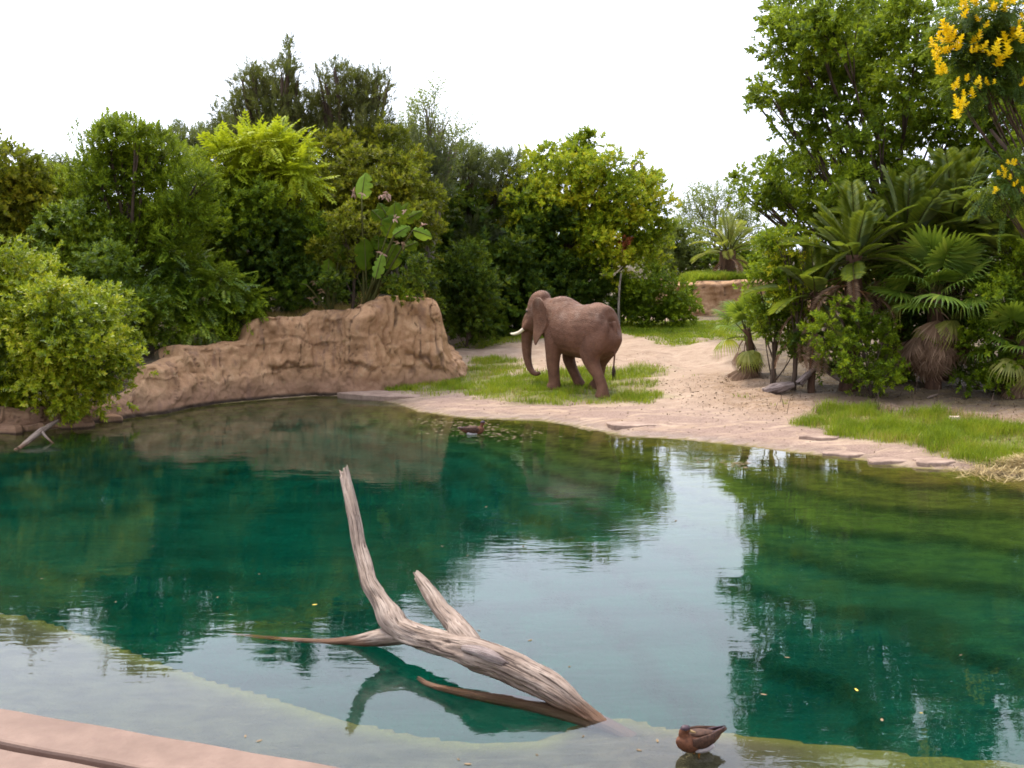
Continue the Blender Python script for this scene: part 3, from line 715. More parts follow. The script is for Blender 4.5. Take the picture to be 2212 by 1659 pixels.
def tree(name, label, cat, lobes, Y0, kind, mat, dens=26, size=.42, base=None, trunk=True, spread=.55, droop=0.0, upright=0.0, bark_m='bark',
         clump=.62, shoots=1.7, seed=1, group=None, core=.22, tr=1.0, limbs=True, twigs=0, depth=1.0, floor=None):
    """lobes: (x, y, r) in the 2212-wide frame, set at distance Y0 with real depth; a trunk, limbs and a crown of leafy sprigs"""
    r = np.random.default_rng(seed); C = []; RR = []
    mx, my = np.mean([l[0] for l in lobes]), np.mean([l[1] for l in lobes]); ext = max(max(abs(l[0] - mx) for l in lobes), 1)
    for (lx, ly, lr) in lobes:
        rr = lr * Y0 / FD * .93 * r.uniform(.82, 1.1)
        fwd = (1 - min(1, abs(lx - mx) / (ext * 1.1)) ** 2) * r.uniform(-1, .9)
        yy = Y0 + fwd * ext * Y0 / FD * spread * depth
        C.append(at_y(lx + r.uniform(-.14, .14) * lr, ly + r.uniform(-.14, .14) * lr, yy)); RR.append(rr)
    C = np.array(C); RR = np.array(RR)
    bx = base if base is not None else mx
    b = at_y(bx, my, Y0 + (.6 if name == 'tree' else .2)); b[2] = gz(b[0], b[1])
    if name == 'shrub': tr *= .4
    t = empty(name, b)
    tag(t, label, cat, group)
    P, D = [], []
    for c, rr in zip(C, RR):
        n = max(12, int(dens * .80 * 4 * math.pi * rr * rr)); nc = int(np.clip(4 * math.pi * rr * rr / (clump * clump) * .8, 5, 40))
        u = norm(r.normal(size=(nc, 3)) + np.array([0, 0, .25]))
        far = np.where(r.random((nc, 1)) < .26, r.uniform(.92, 1.22, (nc, 1)), r.uniform(.45, .88, (nc, 1)))
        cc = c + u * rr * far * r.uniform(.85, 1.12, 3); r2 = np.minimum(rr * .5, clump * r.uniform(.38, .72, nc))
        k = r.choice(nc, n, p=r2 ** 2 / np.sum(r2 ** 2))
        v = norm(r.normal(size=(n, 3)) + np.array([0, 0, .45]) + u[k] * .45)       # leafy caps on each bough end
        p = cc[k] + v * (r2[k] * r.uniform(.65, 1.15, n))[:, None] * np.array([1.1, 1.1, .8])
        d = norm(v * .9 + u[k] * .5 + r.normal(size=(n, 3)) * .4)
        m = int(n * core)                                    # inner foliage
        pi = c + norm(r.normal(size=(m, 3))) * rr * r.uniform(.15, .7, (m, 1)); di = norm(r.normal(size=(m, 3)))
        P += [p, pi]; D += [d, di]
    for c, rr in zip(C, RR):                                  # stray shoots that break the outline
        if rr < .3: continue
        for _ in range(int(np.clip(rr * 7 * shoots, 2, 14))):
            u = norm(r.normal(size=3) + np.array([0, 0, .35])); q = norm(u + r.normal(size=3) * .45 + np.array([0, 0, upright * .8 - droop])); L = r.uniform(.25, .95) * min(1.2, rr + .2); m = max(3, int(L / (size * .32)))
            tt = np.linspace(0, 1, m)[:, None]; P.append(c + u * rr * .85 + q * tt * L + np.array([0, 0, -.12]) * tt ** 2 + r.normal(size=(m, 3)) * .04); D.append(norm(q + r.normal(size=(m, 3)) * .5))
    P = np.concatenate(P); D = np.concatenate(D)
    D = norm(D + np.array([0, 0, upright - droop]))
    g = gza(P[:, :2]); keep = P[:, 2] > np.maximum(g, floor if floor is not None else -9) + .05; P, D = P[keep], D[keep]
    S = size * r.uniform(.65, 1.25, len(P))
    V, F = place_sprigs(P - b, D, S, kind, roll_up=(kind == 'pinnate'))
    obj('crown', mesh_np('crown', V, F, M[mat]), t)
    if trunk:
        H = C[:, 2].max() - b[2]; mb = MB(); r0 = (.035 * H + .03) * tr
        cx = np.average(C, axis=0, weights=RR)
        top = np.array([cx[0], cx[1], b[2] + H * .72]); midp = np.array([b[0] * .7 + cx[0] * .3 + r.normal() * .15, Y0, b[2] + H * .36])
        tp = bez(b + np.array([0, 0, -.25]), midp, top, 12)
        mb.tube(tp, np.linspace(r0, r0 * .35, 12) * (1 + .5 * np.exp(-np.arange(12) * .9)), 8, .18, seed)
        if limbs:
            for c, rr in zip(C, RR):
                dz = np.clip((c[2] - b[2]) / max(H, .1), .12, 1); k = int(np.clip(dz * 9 - 2, 1, 9)); a = tp[k]
                m = a * .5 + c * .5 + np.array([r.normal() * .12, r.normal() * .12, -.12 * rr]); q = bez(a, m, c + np.array([0, 0, rr * .3]), 7)
                mb.tube(q, np.linspace(r0 * .38, r0 * .09, 7), 5, .15, seed)
                for _ in range(3 + twigs):
                    e = c + norm(r.normal(size=3) + np.array([0, 0, .5])) * rr * (.85 + .12 * (twigs > 0))
                    mb.tube(bez(c * .7 + a * .3, c * .6 + e * .4 + r.normal(size=3) * .06, e, 5), np.linspace(r0 * .12 + .006, .006, 5), 4, 0, seed)
        obj('trunk', mb.mesh('trunk', M[bark_m], b), t)
    return t

# ------------------------------------------------------------------ trees and shrubs, left to right
FARG = 'far trees closing the view behind'
tree('tree', 'olive green tree at the far left edge above the yellow-green bush', 'tree', [(15,395,62),(85,400,50),(0,470,85),(110,470,60),(60,540,75),(-60,430,80),(130,540,60),(-40,560,80)], 32.5, 'broad', 'olive', 44, .38, seed=2, shoots=1.5)
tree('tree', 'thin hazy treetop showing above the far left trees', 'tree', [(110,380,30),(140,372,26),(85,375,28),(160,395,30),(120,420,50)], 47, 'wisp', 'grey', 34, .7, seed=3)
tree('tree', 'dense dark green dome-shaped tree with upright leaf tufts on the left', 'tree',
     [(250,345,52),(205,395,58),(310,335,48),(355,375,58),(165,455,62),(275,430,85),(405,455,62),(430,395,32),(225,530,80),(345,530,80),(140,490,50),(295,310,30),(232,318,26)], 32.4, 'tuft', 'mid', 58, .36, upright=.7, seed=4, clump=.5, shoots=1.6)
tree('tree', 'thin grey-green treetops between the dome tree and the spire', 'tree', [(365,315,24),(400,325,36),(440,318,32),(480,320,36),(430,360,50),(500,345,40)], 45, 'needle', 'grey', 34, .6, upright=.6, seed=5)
tree('tree', 'lime green feathery tree glowing below the tall spire tree', 'tree',
     [(560,330,42),(615,350,50),(505,365,42),(560,390,55),(478,345,24),(650,385,40),(600,305,22),(520,330,30),(640,330,26),(430,380,26),(470,400,36)], 36, 'pinnate', 'lime', 30, .62, seed=6, droop=.1, clump=.6)
tree('tree', 'tall dark spire-shaped tree rising highest on the left', 'tree',
     [(626,94,5),(627,106,7),(626,118,9),(621,132,13),(632,146,13),(608,165,26),(642,176,17),(568,182,30),(545,170,16),(522,178,15),(535,208,34),(590,205,40),(648,212,24),(520,238,26),(570,245,45),(622,250,50),(500,220,10),(600,290,50),(655,270,30),(560,290,36),(650,310,44)], 40.8, 'needle', 'dusk', 32, .46, shoots=3.5, base=615, upright=.8, seed=7, clump=.34)
tree('tree', 'slim dark outlying branch left of the tall spire tree', 'tree', [(478,250,17),(500,262,20),(520,275,26),(470,270,12)], 42.5, 'needle', 'dusk', 34, .5, base=560, upright=.4, seed=8, clump=.4)
tree('tree', 'tall dark tree with tufted branches just right of the spire', 'tree',
     [(722,150,16),(738,170,26),(702,185,15),(768,180,28),(785,205,34),(812,168,13),(822,192,26),(840,182,12),(735,220,44),(798,235,40),(706,245,30),(760,268,48),(822,258,22),(740,305,46),(690,170,8),(838,300,24),(690,215,18),(800,290,36)], 40.8, 'needle', 'dusk', 32, .46, shoots=3.5, base=760, upright=.7, seed=9, clump=.34)
tree('tree', 'sparse wispy grey tree with bare twigs against the white sky', 'tree', [(925,235,22),(945,262,30),(895,265,26),(968,300,26),(915,300,36),(880,310,30),(950,330,40),(975,330,22),(900,340,36)], 44, 'wisp', 'pale', 16, .75, upright=.5, seed=10, bark_m='bark_pale', twigs=7, core=.1, tr=.7)
tree('tree', 'broad olive-green tree in the middle of the left grove', 'tree',
     [(730,345,55),(800,345,55),(865,385,58),(780,420,75),(700,430,75),(860,450,70),(920,430,46),(650,470,75),(740,510,80),(600,440,60),(900,500,50),(830,320,34),(830,520,60)], 39, 'broad', 'olive', 48, .36, seed=11, shoots=1.4)
tree('tree', 'grey-green feathery tree behind the gap left of the central tree', 'tree',
     [(955,390,46),(1010,372,40),(1050,395,45),(1085,385,36),(980,460,70),(1050,470,70),(940,530,60),(1020,545,70),(1000,345,20),(1060,355,20),(1100,350,16),(1100,450,40),(900,360,26)], 47, 'needle', 'grey', 30, .62, upright=.4, seed=12, twigs=2)
tree('tree', 'bright green leafy tree standing behind the elephant', 'tree',
     [(1258,332,34),(1200,345,38),(1165,385,52),(1240,395,66),(1310,375,46),(1360,405,42),(1405,400,28),(1145,450,62),(1230,470,78),(1320,460,76),(1395,460,46),(1140,520,60),(1215,555,78),(1320,550,78),(1400,550,48),(1378,352,12),(1275,312,18),(1110,500,30),(1415,500,30)], 47.0, 'broad', 'bright', 36, .40, base=1195, seed=13, clump=.6, tr=.7, shoots=1.6)
t = tree('shrub', 'small rust-brown dying branch hanging in the bright green tree', 'branch', [(1345,528,11),(1340,543,9)], 45.2, 'broad', 'rust', 60, .30, trunk=False, seed=14)
UND = 'dark shrubs under the grove behind the elephant'
tree('shrub', 'dark green shrub beside the right end of the rock wall', 'shrub', [(985,615,50),(1000,665,52),(970,698,34),(1028,690,36),(1040,640,46),(1010,570,44)], 42.0, 'broad', 'deep', 30, .42, seed=15, group=UND)
tree('shrub', 'dark green shrub directly behind the elephant head', 'shrub', [(1090,590,50),(1090,650,56),(1140,620,50),(1150,655,36),(1080,678,30),(1120,560,40)], 45.0, 'broad', 'deep', 30, .42, seed=16, group=UND)
tree('shrub', 'dark green shrub directly behind the elephant back', 'shrub', [(1200,615,50),(1250,610,46),(1230,645,44),(1300,630,44),(1200,658,34),(1290,652,34)], 46.0, 'broad', 'deep', 30, .42, seed=17, group=UND)
tree('shrub', 'leafy mid green shrub by the pale sapling behind the elephant rump', 'shrub', [(1345,650,34),(1370,670,28),(1340,676,22),(1380,640,28)], 46.0, 'broad', 'mid', 34, .42, seed=18)
tree('shrub', 'rounded green shrub at the meadow edge left of the distant rock wall', 'shrub', [(1410,635,38),(1450,640,36),(1430,670,34),(1478,660,24),(1400,675,28),(1465,680,22)], 45, 'broad', 'mid', 34, .42, seed=19)
# pale sapling stem
def stem(name, label, cat, pts, rad, mat, group=None):
    b = np.array(pts[0], float); mb = MB(); mb.tube(bez(*[np.array(p, float) for p in pts], 9), np.linspace(rad, rad * .6, 9), 7, .15, 3)
    o = obj(name, mb.mesh(name, M[mat], b), None, tuple(b)); tag(o, label, cat, group); return o
p0 = at_y(1338, 690, 44.6); p0[2] = gz(p0[0], p0[1]) - .05
stem('sapling_trunk', 'pale slender sapling trunk right of the elephant rump', 'tree trunk', [p0, at_y(1334, 640, 44.6), at_y(1342, 590, 44.7)], .06, 'bark_pale')

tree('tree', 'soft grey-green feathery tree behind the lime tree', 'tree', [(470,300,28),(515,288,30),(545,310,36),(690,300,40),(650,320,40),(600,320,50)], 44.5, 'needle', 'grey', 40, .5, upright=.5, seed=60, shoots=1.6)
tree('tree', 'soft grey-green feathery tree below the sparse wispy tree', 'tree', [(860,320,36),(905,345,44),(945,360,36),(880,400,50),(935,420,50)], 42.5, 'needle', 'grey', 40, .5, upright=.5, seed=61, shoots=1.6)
tree('tree', 'mid green tree bridging the dome tree and the lime tree', 'tree', [(440,430,44),(480,460,50),(430,490,50),(410,440,34),(500,430,36),(520,500,40)], 35.5, 'broad', 'mid', 48, .34, seed=62, shoots=1.6)
BK = 'dense dark trees at the back of the left grove'
for i, (xx, yy, lab) in enumerate([(-30, 500, 'dark tree filling the far left behind the dome tree'), (180, 560, 'dark tree behind the left shrubs and dome tree'), (420, 500, 'dark tree behind the lime green tree'),
                              (640, 520, 'dark tree behind the tall leafy plant on its left'), (860, 520, 'dark tree behind the tall leafy plant on its right'), (1060, 560, 'dark tree low behind the gap left of the central tree')]):
    tree('tree', lab, 'tree', [(xx, yy, 80), (xx + 80, yy + 40, 80), (xx - 70, yy + 50, 80), (xx + 10, yy + 110, 90), (xx + 110, yy - 40, 60)], 46, 'broad', 'deep', 15, .75, seed=40 + i, group=BK, clump=.8)

tree('shrub', 'yellow-green bush overhanging the water at the left edge', 'bush',
     [(40,630,72),(120,655,70),(200,700,66),(60,730,95),(160,750,85),(238,765,50),(40,820,78),(130,835,62),(215,822,46),(268,785,26),(-10,600,60),(90,600,44),(-60,700,90),(-50,800,80),(180,650,36),(255,730,30),(285,760,14),(60,872,40),(140,872,34),(205,858,32),(0,862,44),(-60,870,44),(250,830,22)], 27.4, 'broad', 'bush', 62, .30, base=90, seed=20, clump=.45, spread=.6, floor=.12, shoots=2.0)
LSH = 'mid-height shrubs above the stepped left end of the rock wall'
tree('shrub', 'glossy green shrub just above the yellow-green bush', 'shrub', [(160,515,62),(110,555,56),(220,560,56),(240,615,60),(290,670,52),(320,725,40),(180,610,50),(330,690,30)], 31.5, 'broad', 'glossy', 52, .32, seed=21, shoots=1.5, group=LSH)
tree('shrub', 'pinnate-leaved bright green shrub above the lowest step of the wall', 'shrub', [(400,590,60),(465,620,55),(415,665,56),(350,640,55),(380,715,40),(440,700,36),(330,580,40)], 32.8, 'pinnate', 'glossy', 36, .52, seed=22, group=LSH, droop=.25)
tree('shrub', 'dark shrub above the middle of the rock wall', 'shrub', [(560,560,72),(625,600,62),(540,640,56),(630,650,40),(600,500,60),(510,680,40),(560,690,30)], 35, 'broad', 'deep', 46, .34, seed=23, shoots=1.5, group=LSH)
tree('shrub', 'fern-like sprays hanging over the wall step beside the dark shrub', 'shrub', [(490,660,36),(520,690,24),(470,700,28),(530,650,26)], 33.2, 'pinnate', 'mid', 44, .48, seed=24, group=LSH, droop=.3)
tree('shrub', 'olive leafy shrub between the lime tree and the tall leafy plant', 'shrub', [(470,510,58),(530,480,55),(420,530,50),(640,540,50),(690,500,44),(580,450,44)], 35.2, 'broad', 'mid', 48, .34, seed=25, shoots=1.5)
tree('shrub', 'dark shrub behind the stems of the tall leafy plant', 'shrub', [(700,610,46),(760,620,44),(690,560,44),(850,600,48),(900,610,34),(880,550,46),(810,640,30)], 37.5, 'broad', 'deep', 32, .44, seed=26)
tree('shrub', 'leafy undergrowth around the stems of the paddle-leaved plant', 'shrub', [(690,630,22),(735,640,18),(665,600,24),(720,600,20),(850,620,20),(880,600,22),(780,650,12),(905,580,24)], 33.9, 'broad', 'deep', 60, .28, seed=28, trunk=False, shoots=1.5)
tree('shrub', 'olive leaves hiding the stalks of the tall pale paddle leaf', 'shrub', [(770,475,24),(745,512,28),(792,505,22),(718,550,30),(768,560,22),(735,470,18)], 34.2, 'broad', 'olive', 60, .28, seed=29, shoots=1.5)
tree('shrub', 'low bright leafy shrub on top of the high end of the wall', 'shrub', [(880,632,12),(862,640,9),(905,636,9)], 34.0, 'broad', 'mid', 110, .26, seed=27, trunk=False)

# distance at the gap
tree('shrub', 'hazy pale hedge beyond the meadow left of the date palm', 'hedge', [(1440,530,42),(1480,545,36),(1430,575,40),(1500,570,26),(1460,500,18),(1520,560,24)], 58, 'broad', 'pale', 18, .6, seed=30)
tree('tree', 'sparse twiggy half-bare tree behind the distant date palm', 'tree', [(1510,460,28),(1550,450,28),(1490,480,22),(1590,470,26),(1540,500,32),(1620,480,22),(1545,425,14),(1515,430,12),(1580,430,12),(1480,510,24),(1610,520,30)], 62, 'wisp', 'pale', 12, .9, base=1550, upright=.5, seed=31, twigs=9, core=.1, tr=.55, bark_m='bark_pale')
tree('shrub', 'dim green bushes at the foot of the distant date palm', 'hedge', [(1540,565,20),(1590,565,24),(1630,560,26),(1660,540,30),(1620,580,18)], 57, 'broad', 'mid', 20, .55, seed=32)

# right bank
tree('tree', 'big leafy tree towering over the right bank, branches reaching left', 'tree',
     [(1700,30,50),(1690,110,42),(1745,80,62),(1820,40,75),(1900,55,75),(1985,70,75),(1650,195,26),(1700,190,40),(1750,170,50),(1810,150,62),(1885,165,72),(1965,190,72),(1715,255,38),(1775,255,46),(1630,225,16),
      (1960,290,50),(2040,285,56),(1745,325,40),(1655,400,40),(1608,392,22),(1715,405,52),(1790,375,50),(1690,448,40),(1640,440,30),(1760,455,36),(2110,330,56),(2060,200,70),(2150,120,80),(1850,310,30),(1900,270,26),(1930,350,36),(2200,260,70),(2190,380,60),(1600,420,16),(1690,70,30),(1850,400,46),(1900,330,44),(1820,320,40),(1960,420,50),(2050,390,50),(1860,220,40),(1780,430,40),(2130,230,50)],
     34, 'broad', 'mid', 38, .38, base=1930, seed=50, clump=.5, tr=.42, spread=.4, core=.15)
t = tree('tree', 'flowering tree with yellow blossom clusters at the top right edge', 'tree',
     [(2100,40,46),(2160,30,50),(2075,85,40),(2140,100,50),(2200,80,50),(2090,150,42),(2145,160,44),(2200,165,44),(2110,205,30),(2175,390,36),(2140,420,26),(2205,430,34),(2060,200,20),(2190,240,30)], 26.5, 'pinnate', 'cassia', 46, .42, base=2480, tr=.3, seed=51, spread=.35, droop=.15)
tb = np.array(t.location)
for i, (fx, fy, fs) in enumerate([(2074,10,34),(2100,18,26),(2195,20,34),(2036,100,34),(2050,88,26),(2110,97,26),(2032,118,26),(2058,92,24),(2154,131,34),(2140,122,24),(2026,158,24),(2040,162,20),(2100,118,20),(2063,188,22),(2083,181,22),(2107,195,20),(2140,185,20),
                              (2070,242,30),(2087,218,24),(2204,92,34),(2216,60,30),(2181,360,20),(2168,380,20),(2154,417,18),(2190,396,18),(2150,20,26),(2180,105,20),(2205,180,18),(2120,60,20),(2215,420,16),(2047,70,20),(2068,110,20)]):
    for k in range(5 if fs > 22 else 3):
        rr = fs * 26 / FD * .45; c = at_y(fx, fy, 26.5 - rng.uniform(.7, 1.3)) + rng.normal(size=3) * rr * np.array([.8, .8, .6])
        V, F = place_sprigs((c - tb)[None], norm(rng.normal(size=(1, 3)) * .35 + np.array([0, -.3, 1])), np.array([rr * 2.5 * rng.uniform(.8, 1.2)]), 'flower'); obj('flower_cluster', mesh_np('flower_cluster', V, F, M['flower']), t)
tree('tree', 'leafy green tree mostly beyond the right edge of the picture', 'tree', [(2290,250,80),(2330,380,90),(2270,470,70),(2360,560,90),(2300,660,70),(2370,740,70),(2420,420,90),(2450,640,90),(2290,780,44)], 29.5, 'broad', 'mid', 20, .44, base=2380, seed=63, tr=.5)
RG = 'shrubs tangled between the palms on the right bank'
tree('shrub', 'vine-covered shrub at the left end of the right bank thicket', 'shrub', [(1680,550,42),(1640,615,30),(1695,630,46),(1655,680,32),(1715,690,36),(1625,655,16),(1655,520,24),(1700,590,40),(1680,725,26),(1730,735,26),(1650,715,18)], 31, 'broad', 'mid', 46, .32, seed=52, group=RG, upright=.1)
tree('shrub', 'light green climbing leaves beside the vine-covered shrub', 'shrub', [(1705,560,26),(1730,600,26),(1720,650,30),(1740,690,24),(1690,520,20),(1735,540,20)], 30.2, 'tuft', 'bright', 46, .34, seed=53, group=RG)
tree('shrub', 'bright yellow-green bush above the fallen logs', 'bush', [(1810,672,22),(1850,680,26),(1885,690,24),(1780,700,22),(1825,705,28),(1870,725,30),(1910,720,24),(1768,730,18),(1805,740,26),(1850,760,28),(1895,765,28),(1925,760,22),(1790,765,16),(1835,790,22),(1880,800,26),(1920,800,24),(1860,825,18),(1905,828,20),(1940,825,18),(1750,715,12)], 28.7, 'broad', 'mid', 46, .28, base=1890, seed=54, clump=.4, shoots=2.2, spread=.8)
tree('shrub', 'low dark leafy growth under the feather palms beside the logs', 'shrub', [(1750,770,20),(1790,780,24),(1725,760,16),(1770,745,22),(1830,800,20),(1700,745,18)], 30.0, 'broad', 'deep', 44, .30, seed=58, group=RG, trunk=False)
tree('shrub', 'dark shrub filling the space behind the big fan palm', 'shrub', [(1950,620,60),(2020,700,60),(1960,720,50),(2090,680,50),(2060,780,46),(1970,800,36),(2110,620,50)], 30.5, 'broad', 'deep', 34, .36, seed=55, group=RG)
tree('shrub', 'leafy vines between the big fan palm and the right edge', 'shrub', [(2150,670,44),(2195,620,50),(2130,740,38),(2165,790,38),(2100,825,24),(2200,560,44),(2220,700,50),(2140,830,24)], 28.6, 'broad', 'mid', 46, .30, seed=56, group=RG)
tree('shrub', 'dark tree mass behind the feather palms on the right', 'tree', [(1900,560,80),(2050,540,90),(1800,590,60),(2160,480,80),(1960,480,70),(1780,500,50),(2080,440,60)], 34.5, 'broad', 'deep', 22, .5, seed=57)

# ------------------------------------------------------------------ palms
def ground_at(dx, dy):
    z = .5
    for _ in range(16):
        p = at_z(dx, dy, z); z = .5 * z + .5 * min(max(gz(p[0], p[1]), 0), 3.3)
    return np.array([p[0], p[1], gz(p[0], p[1])])
def fan_mesh(name, mat, pet=.85, rad=.85, nseg=26, span=125, sag=.25, fold=.10, seed=0, curl=0.0):
    r = np.random.default_rng(seed); V = []; F = []; mi = []
    q = bez(np.array([0, 0, 0.]), np.array([pet * .5, 0, .07]), np.array([pet, 0, 0.]), 6)
    tv, tf, _ = tube(q, np.linspace(.028, .014, 6), 5); V += [tuple(v) for v in tv]; F += tf; mi += [1] * len(tf)
    for i in range(nseg):
        a = R(-span + 2 * span * i / (nseg - 1)); L = rad * (.72 + .28 * math.cos(a * .6)) * r.uniform(.9, 1.06)
        d = np.array([math.cos(a), math.sin(a), 0]); s = np.array([-math.sin(a), math.cos(a), 0]); w = L * R(2 * span / nseg) * .5
        k = len(V); rows = [(0, .0), (.35, 1.0), (.65, 1.15), (.86, .6)]
        for t, ww in rows:
            hw = max(.004, w * min(t, .6) / .6 * (1 if t < .6 else .66 if t < .8 else .30))
            z = -sag * rad * t * t * (1 + .5 * abs(math.sin(a))) - curl * t ** 3 + .10 * rad * abs(math.sin(a * 1.0)) * t
            c = np.array([pet, 0, 0]) + d * L * t * (1 - .25 * curl * t); c[2] += z
            up = fold * w * 2 * (1 if t > 0 else 0)
            V += [tuple(c + s * hw), tuple(c + np.array([0, 0, up])), tuple(c - s * hw)]
        tip = np.array([pet, 0, 0]) + d * L * (1 - .3 * curl); tip[2] += -sag * rad * 1.35 * (1 + .5 * abs(math.sin(a))) - curl * 1.1 + r.uniform(-.06, .02) + .08 * rad * abs(math.sin(a))
        V.append(tuple(tip))
        for j in range(3):
            b = k + j * 3; F += [(b, b+1, b+4, b+3), (b+1, b+2, b+5, b+4)]; mi += [0, 0]
        b = k + 9; F += [(b, b+1, k+12), (b+1, b+2, k+12)]; mi += [0, 0]
    return mesh_np(name, V, F, [mat, M['stalk'] if mat != M['dead'] else M['dead']], mat_idx=mi)
def frond_mesh(name, mat, L=2.3, arch=.5, half=.34, n=34, seed=0, stalk='stalk'):
    r = np.random.default_rng(seed); V = []; F = []; mi = []
    q = bez(np.array([0, 0, 0.]), np.array([L * .55, 0, arch * .55]), np.array([L, 0, -arch * .25]), 12)
    tv, tf, _ = tube(q, np.linspace(.035, .006, 12), 5); V += [tuple(v) for v in tv]; F += tf; mi += [1] * len(tf)
    T = norm(np.gradient(q, axis=0))
    for i in range(n):
        t = .14 + .85 * i / (n - 1); f = t * 11; j = min(int(f), 10); p = q[j] + (q[j+1] - q[j]) * (f - j); d = T[min(j, 11)]
        ln = half * (math.sin(min(1, t * 1.25 + .12) * math.pi * .62) + .15) * (1.15 if t < .8 else 1.15 - (t - .8) * 3.2) * r.uniform(.88, 1.1); w = .055
        for s in (-1, 1):
            dr = d * .62 + np.array([0, s, 0]) * .78 + np.array([0, 0, .22]); dr /= np.linalg.norm(dr); sd = np.cross(dr, np.array([0, 0, 1.])); sd /= np.linalg.norm(sd)
            k = len(V); mid = p + dr * ln * .5; tip = p + dr * ln + np.array([0, 0, -ln * .18])
            V += [tuple(p), tuple(mid + sd * w * .5), tuple(tip), tuple(mid - sd * w * .5)]; F += [(k, k+1, k+2), (k, k+2, k+3)]; mi += [0, 0]
    return mesh_np(name, V, F, [mat, M[stalk]], mat_idx=mi)
FAN = [fan_mesh('fan_leaf', M['fan'], .85, .9, 28, 128, .16, seed=1), fan_mesh('fan_leaf', M['fan'], .95, .85, 26, 115, .30, seed=2), fan_mesh('fan_leaf', M['fan'], .7, .8, 24, 105, .22, seed=3)]
FAN_Y = [fan_mesh('fan_leaf', M['fan_yellow'], .8, .72, 22, 95, .5, seed=4, curl=.1)]
FAN_D = [fan_mesh('dead_fan_leaf', M['dead'], .45, .85, 24, 60, .15, seed=5, curl=.1), fan_mesh('dead_fan_leaf', M['dead'], .4, .8, 20, 42, .1, seed=6, curl=.15)]
FRD = [frond_mesh('frond', M['frond'], 2.4, .45, .50, 44, 1), frond_mesh('frond', M['frond'], 2.6, .75, .50, 44, 2), frond_mesh('frond', M['frond'], 2.1, .3, .46, 40, 3)]
FRD_D = [frond_mesh('dead_frond', M['dead'], 1.9, 1.0, .3, 26, 4, 'stalk_red')]
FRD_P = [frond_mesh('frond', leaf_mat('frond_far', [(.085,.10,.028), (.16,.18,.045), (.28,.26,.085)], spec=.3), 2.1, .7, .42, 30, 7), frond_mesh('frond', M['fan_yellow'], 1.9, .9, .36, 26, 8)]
def put(name, me, parent, pos, az, el, roll=0.0, sc_=1.0):
    o = obj(name, me, parent, pos); o.rotation_euler = (Matrix.Rotation(az, 4, 'Z') @ Matrix.Rotation(-el, 4, 'Y') @ Matrix.Rotation(roll, 4, 'X')).to_euler(); o.scale = (sc_,) * 3
    return o
def palm(name, label, base, crown, greens, yellows, deads, n_g, n_y, n_d, r0, sc_=1.0, seed=0, el_rng=(-15, 80), trunk_mat='palm_trunk', part='fan_leaf', dead_el=(-88, -62), lean_cam=0.0):
    r = np.random.default_rng(seed); b = np.array(base); c = np.array(crown)
    t = empty(name, b); tag(t, label, 'palm')
    mb = MB(); n = 16; pts = bez(b + np.array([0, 0, -.15]), (b + c) / 2 + np.array([.04, 0, 0]), c + np.array([0, 0, .12]), n)
    mb.tube(pts, r0 * (1 + .25 * np.exp(-np.arange(n) * .6) + .10 * (np.arange(n) % 2)), 10, .3, seed)
    obj('trunk', mb.mesh('trunk', M[trunk_mat], b), t)
    cl = c - b
    for i in range(n_g):
        f = i / max(1, n_g - 1); el = R(el_rng[1] - (el_rng[1] - el_rng[0]) * f ** .85 + r.uniform(-7, 7)); az = i * 2.39996 + r.uniform(-.25, .25) + seed
        put(part, greens[i % len(greens)], t, tuple(cl + np.array([math.cos(az) * r0 * .6, math.sin(az) * r0 * .6, .15 - .25 * f])), az, el, r.uniform(-.35, .35), sc_ * r.uniform(.85, 1.1))
    for i in range(n_y):
        az = i * 2.39996 + 1.1 + seed; put(part, yellows[i % len(yellows)], t, tuple(cl + np.array([math.cos(az) * r0 * .8, math.sin(az) * r0 * .8, -.15])), az, R(r.uniform(-62, 0)), r.uniform(-.3, .3), sc_ * r.uniform(.8, 1))
    for i in range(n_d):
        az = i * 2.39996 + .4 + seed; put('dead_' + part, deads[i % len(deads)], t, tuple(cl + np.array([math.cos(az) * r0 * .9, math.sin(az) * r0 * .9, -.25 - .95 * r.random() * min(1, cl[2] / 1.9)])), az, R(r.uniform(*dead_el)), r.uniform(-.4, .4), sc_ * r.uniform(.8, 1.05))
    return t
b1 = ground_at(2015, 838)
palm('fan_palm', 'big green fan palm with a brown skirt of dead leaves on the right bank', b1, at_y(2022, 640, b1[1] + .1), FAN, FAN_Y, FAN_D, 26, 5, 36, .19, 1.15, 3, (-8, 84), dead_el=(-88, -34))
b2 = ground_at(1632, 812)
palm('fan_palm', 'small young fan palm standing alone on the sand', b2, at_y(1612, 718, b2[1] + .05), FAN, FAN_Y, FAN_D, 12, 4, 12, .12, .85, 5, (15, 86), dead_el=(-80, -50))
b3 = ground_at(2192, 858)
palm('fan_palm', 'fan palm cut off by the right edge of the picture', b3, at_y(2215, 745, b3[1]), FAN, FAN_Y, FAN_D, 14, 5, 10, .17, 1.0, 9, (-10, 75))
def feather(label, dx, dy, Y, n, seed, greens, deads, sc_, nd, el, r0=.22):
    c = at_y(dx, dy, Y); b = c.copy(); b[2] = gz(b[0], b[1])
    return palm('feather_palm', label, b, c, greens, [], deads, n, 0, nd, r0, sc_, seed, el, part='frond', dead_el=(-75, -25))
feather('tall feather palm with upright fronds behind the big fan palm', 2060, 500, 31.5, 34, 2, FRD, FRD_D, .98, 5, (5, 87))
feather('feather palm with arching fronds above the yellow-green bush', 1845, 560, 30.0, 36, 7, FRD, FRD_D, .72, 12, (-15, 87))
feather('feather palm crowded between the two tallest feather palms', 1955, 530, 31.0, 26, 15, FRD, FRD_D, .85, 4, (10, 85))
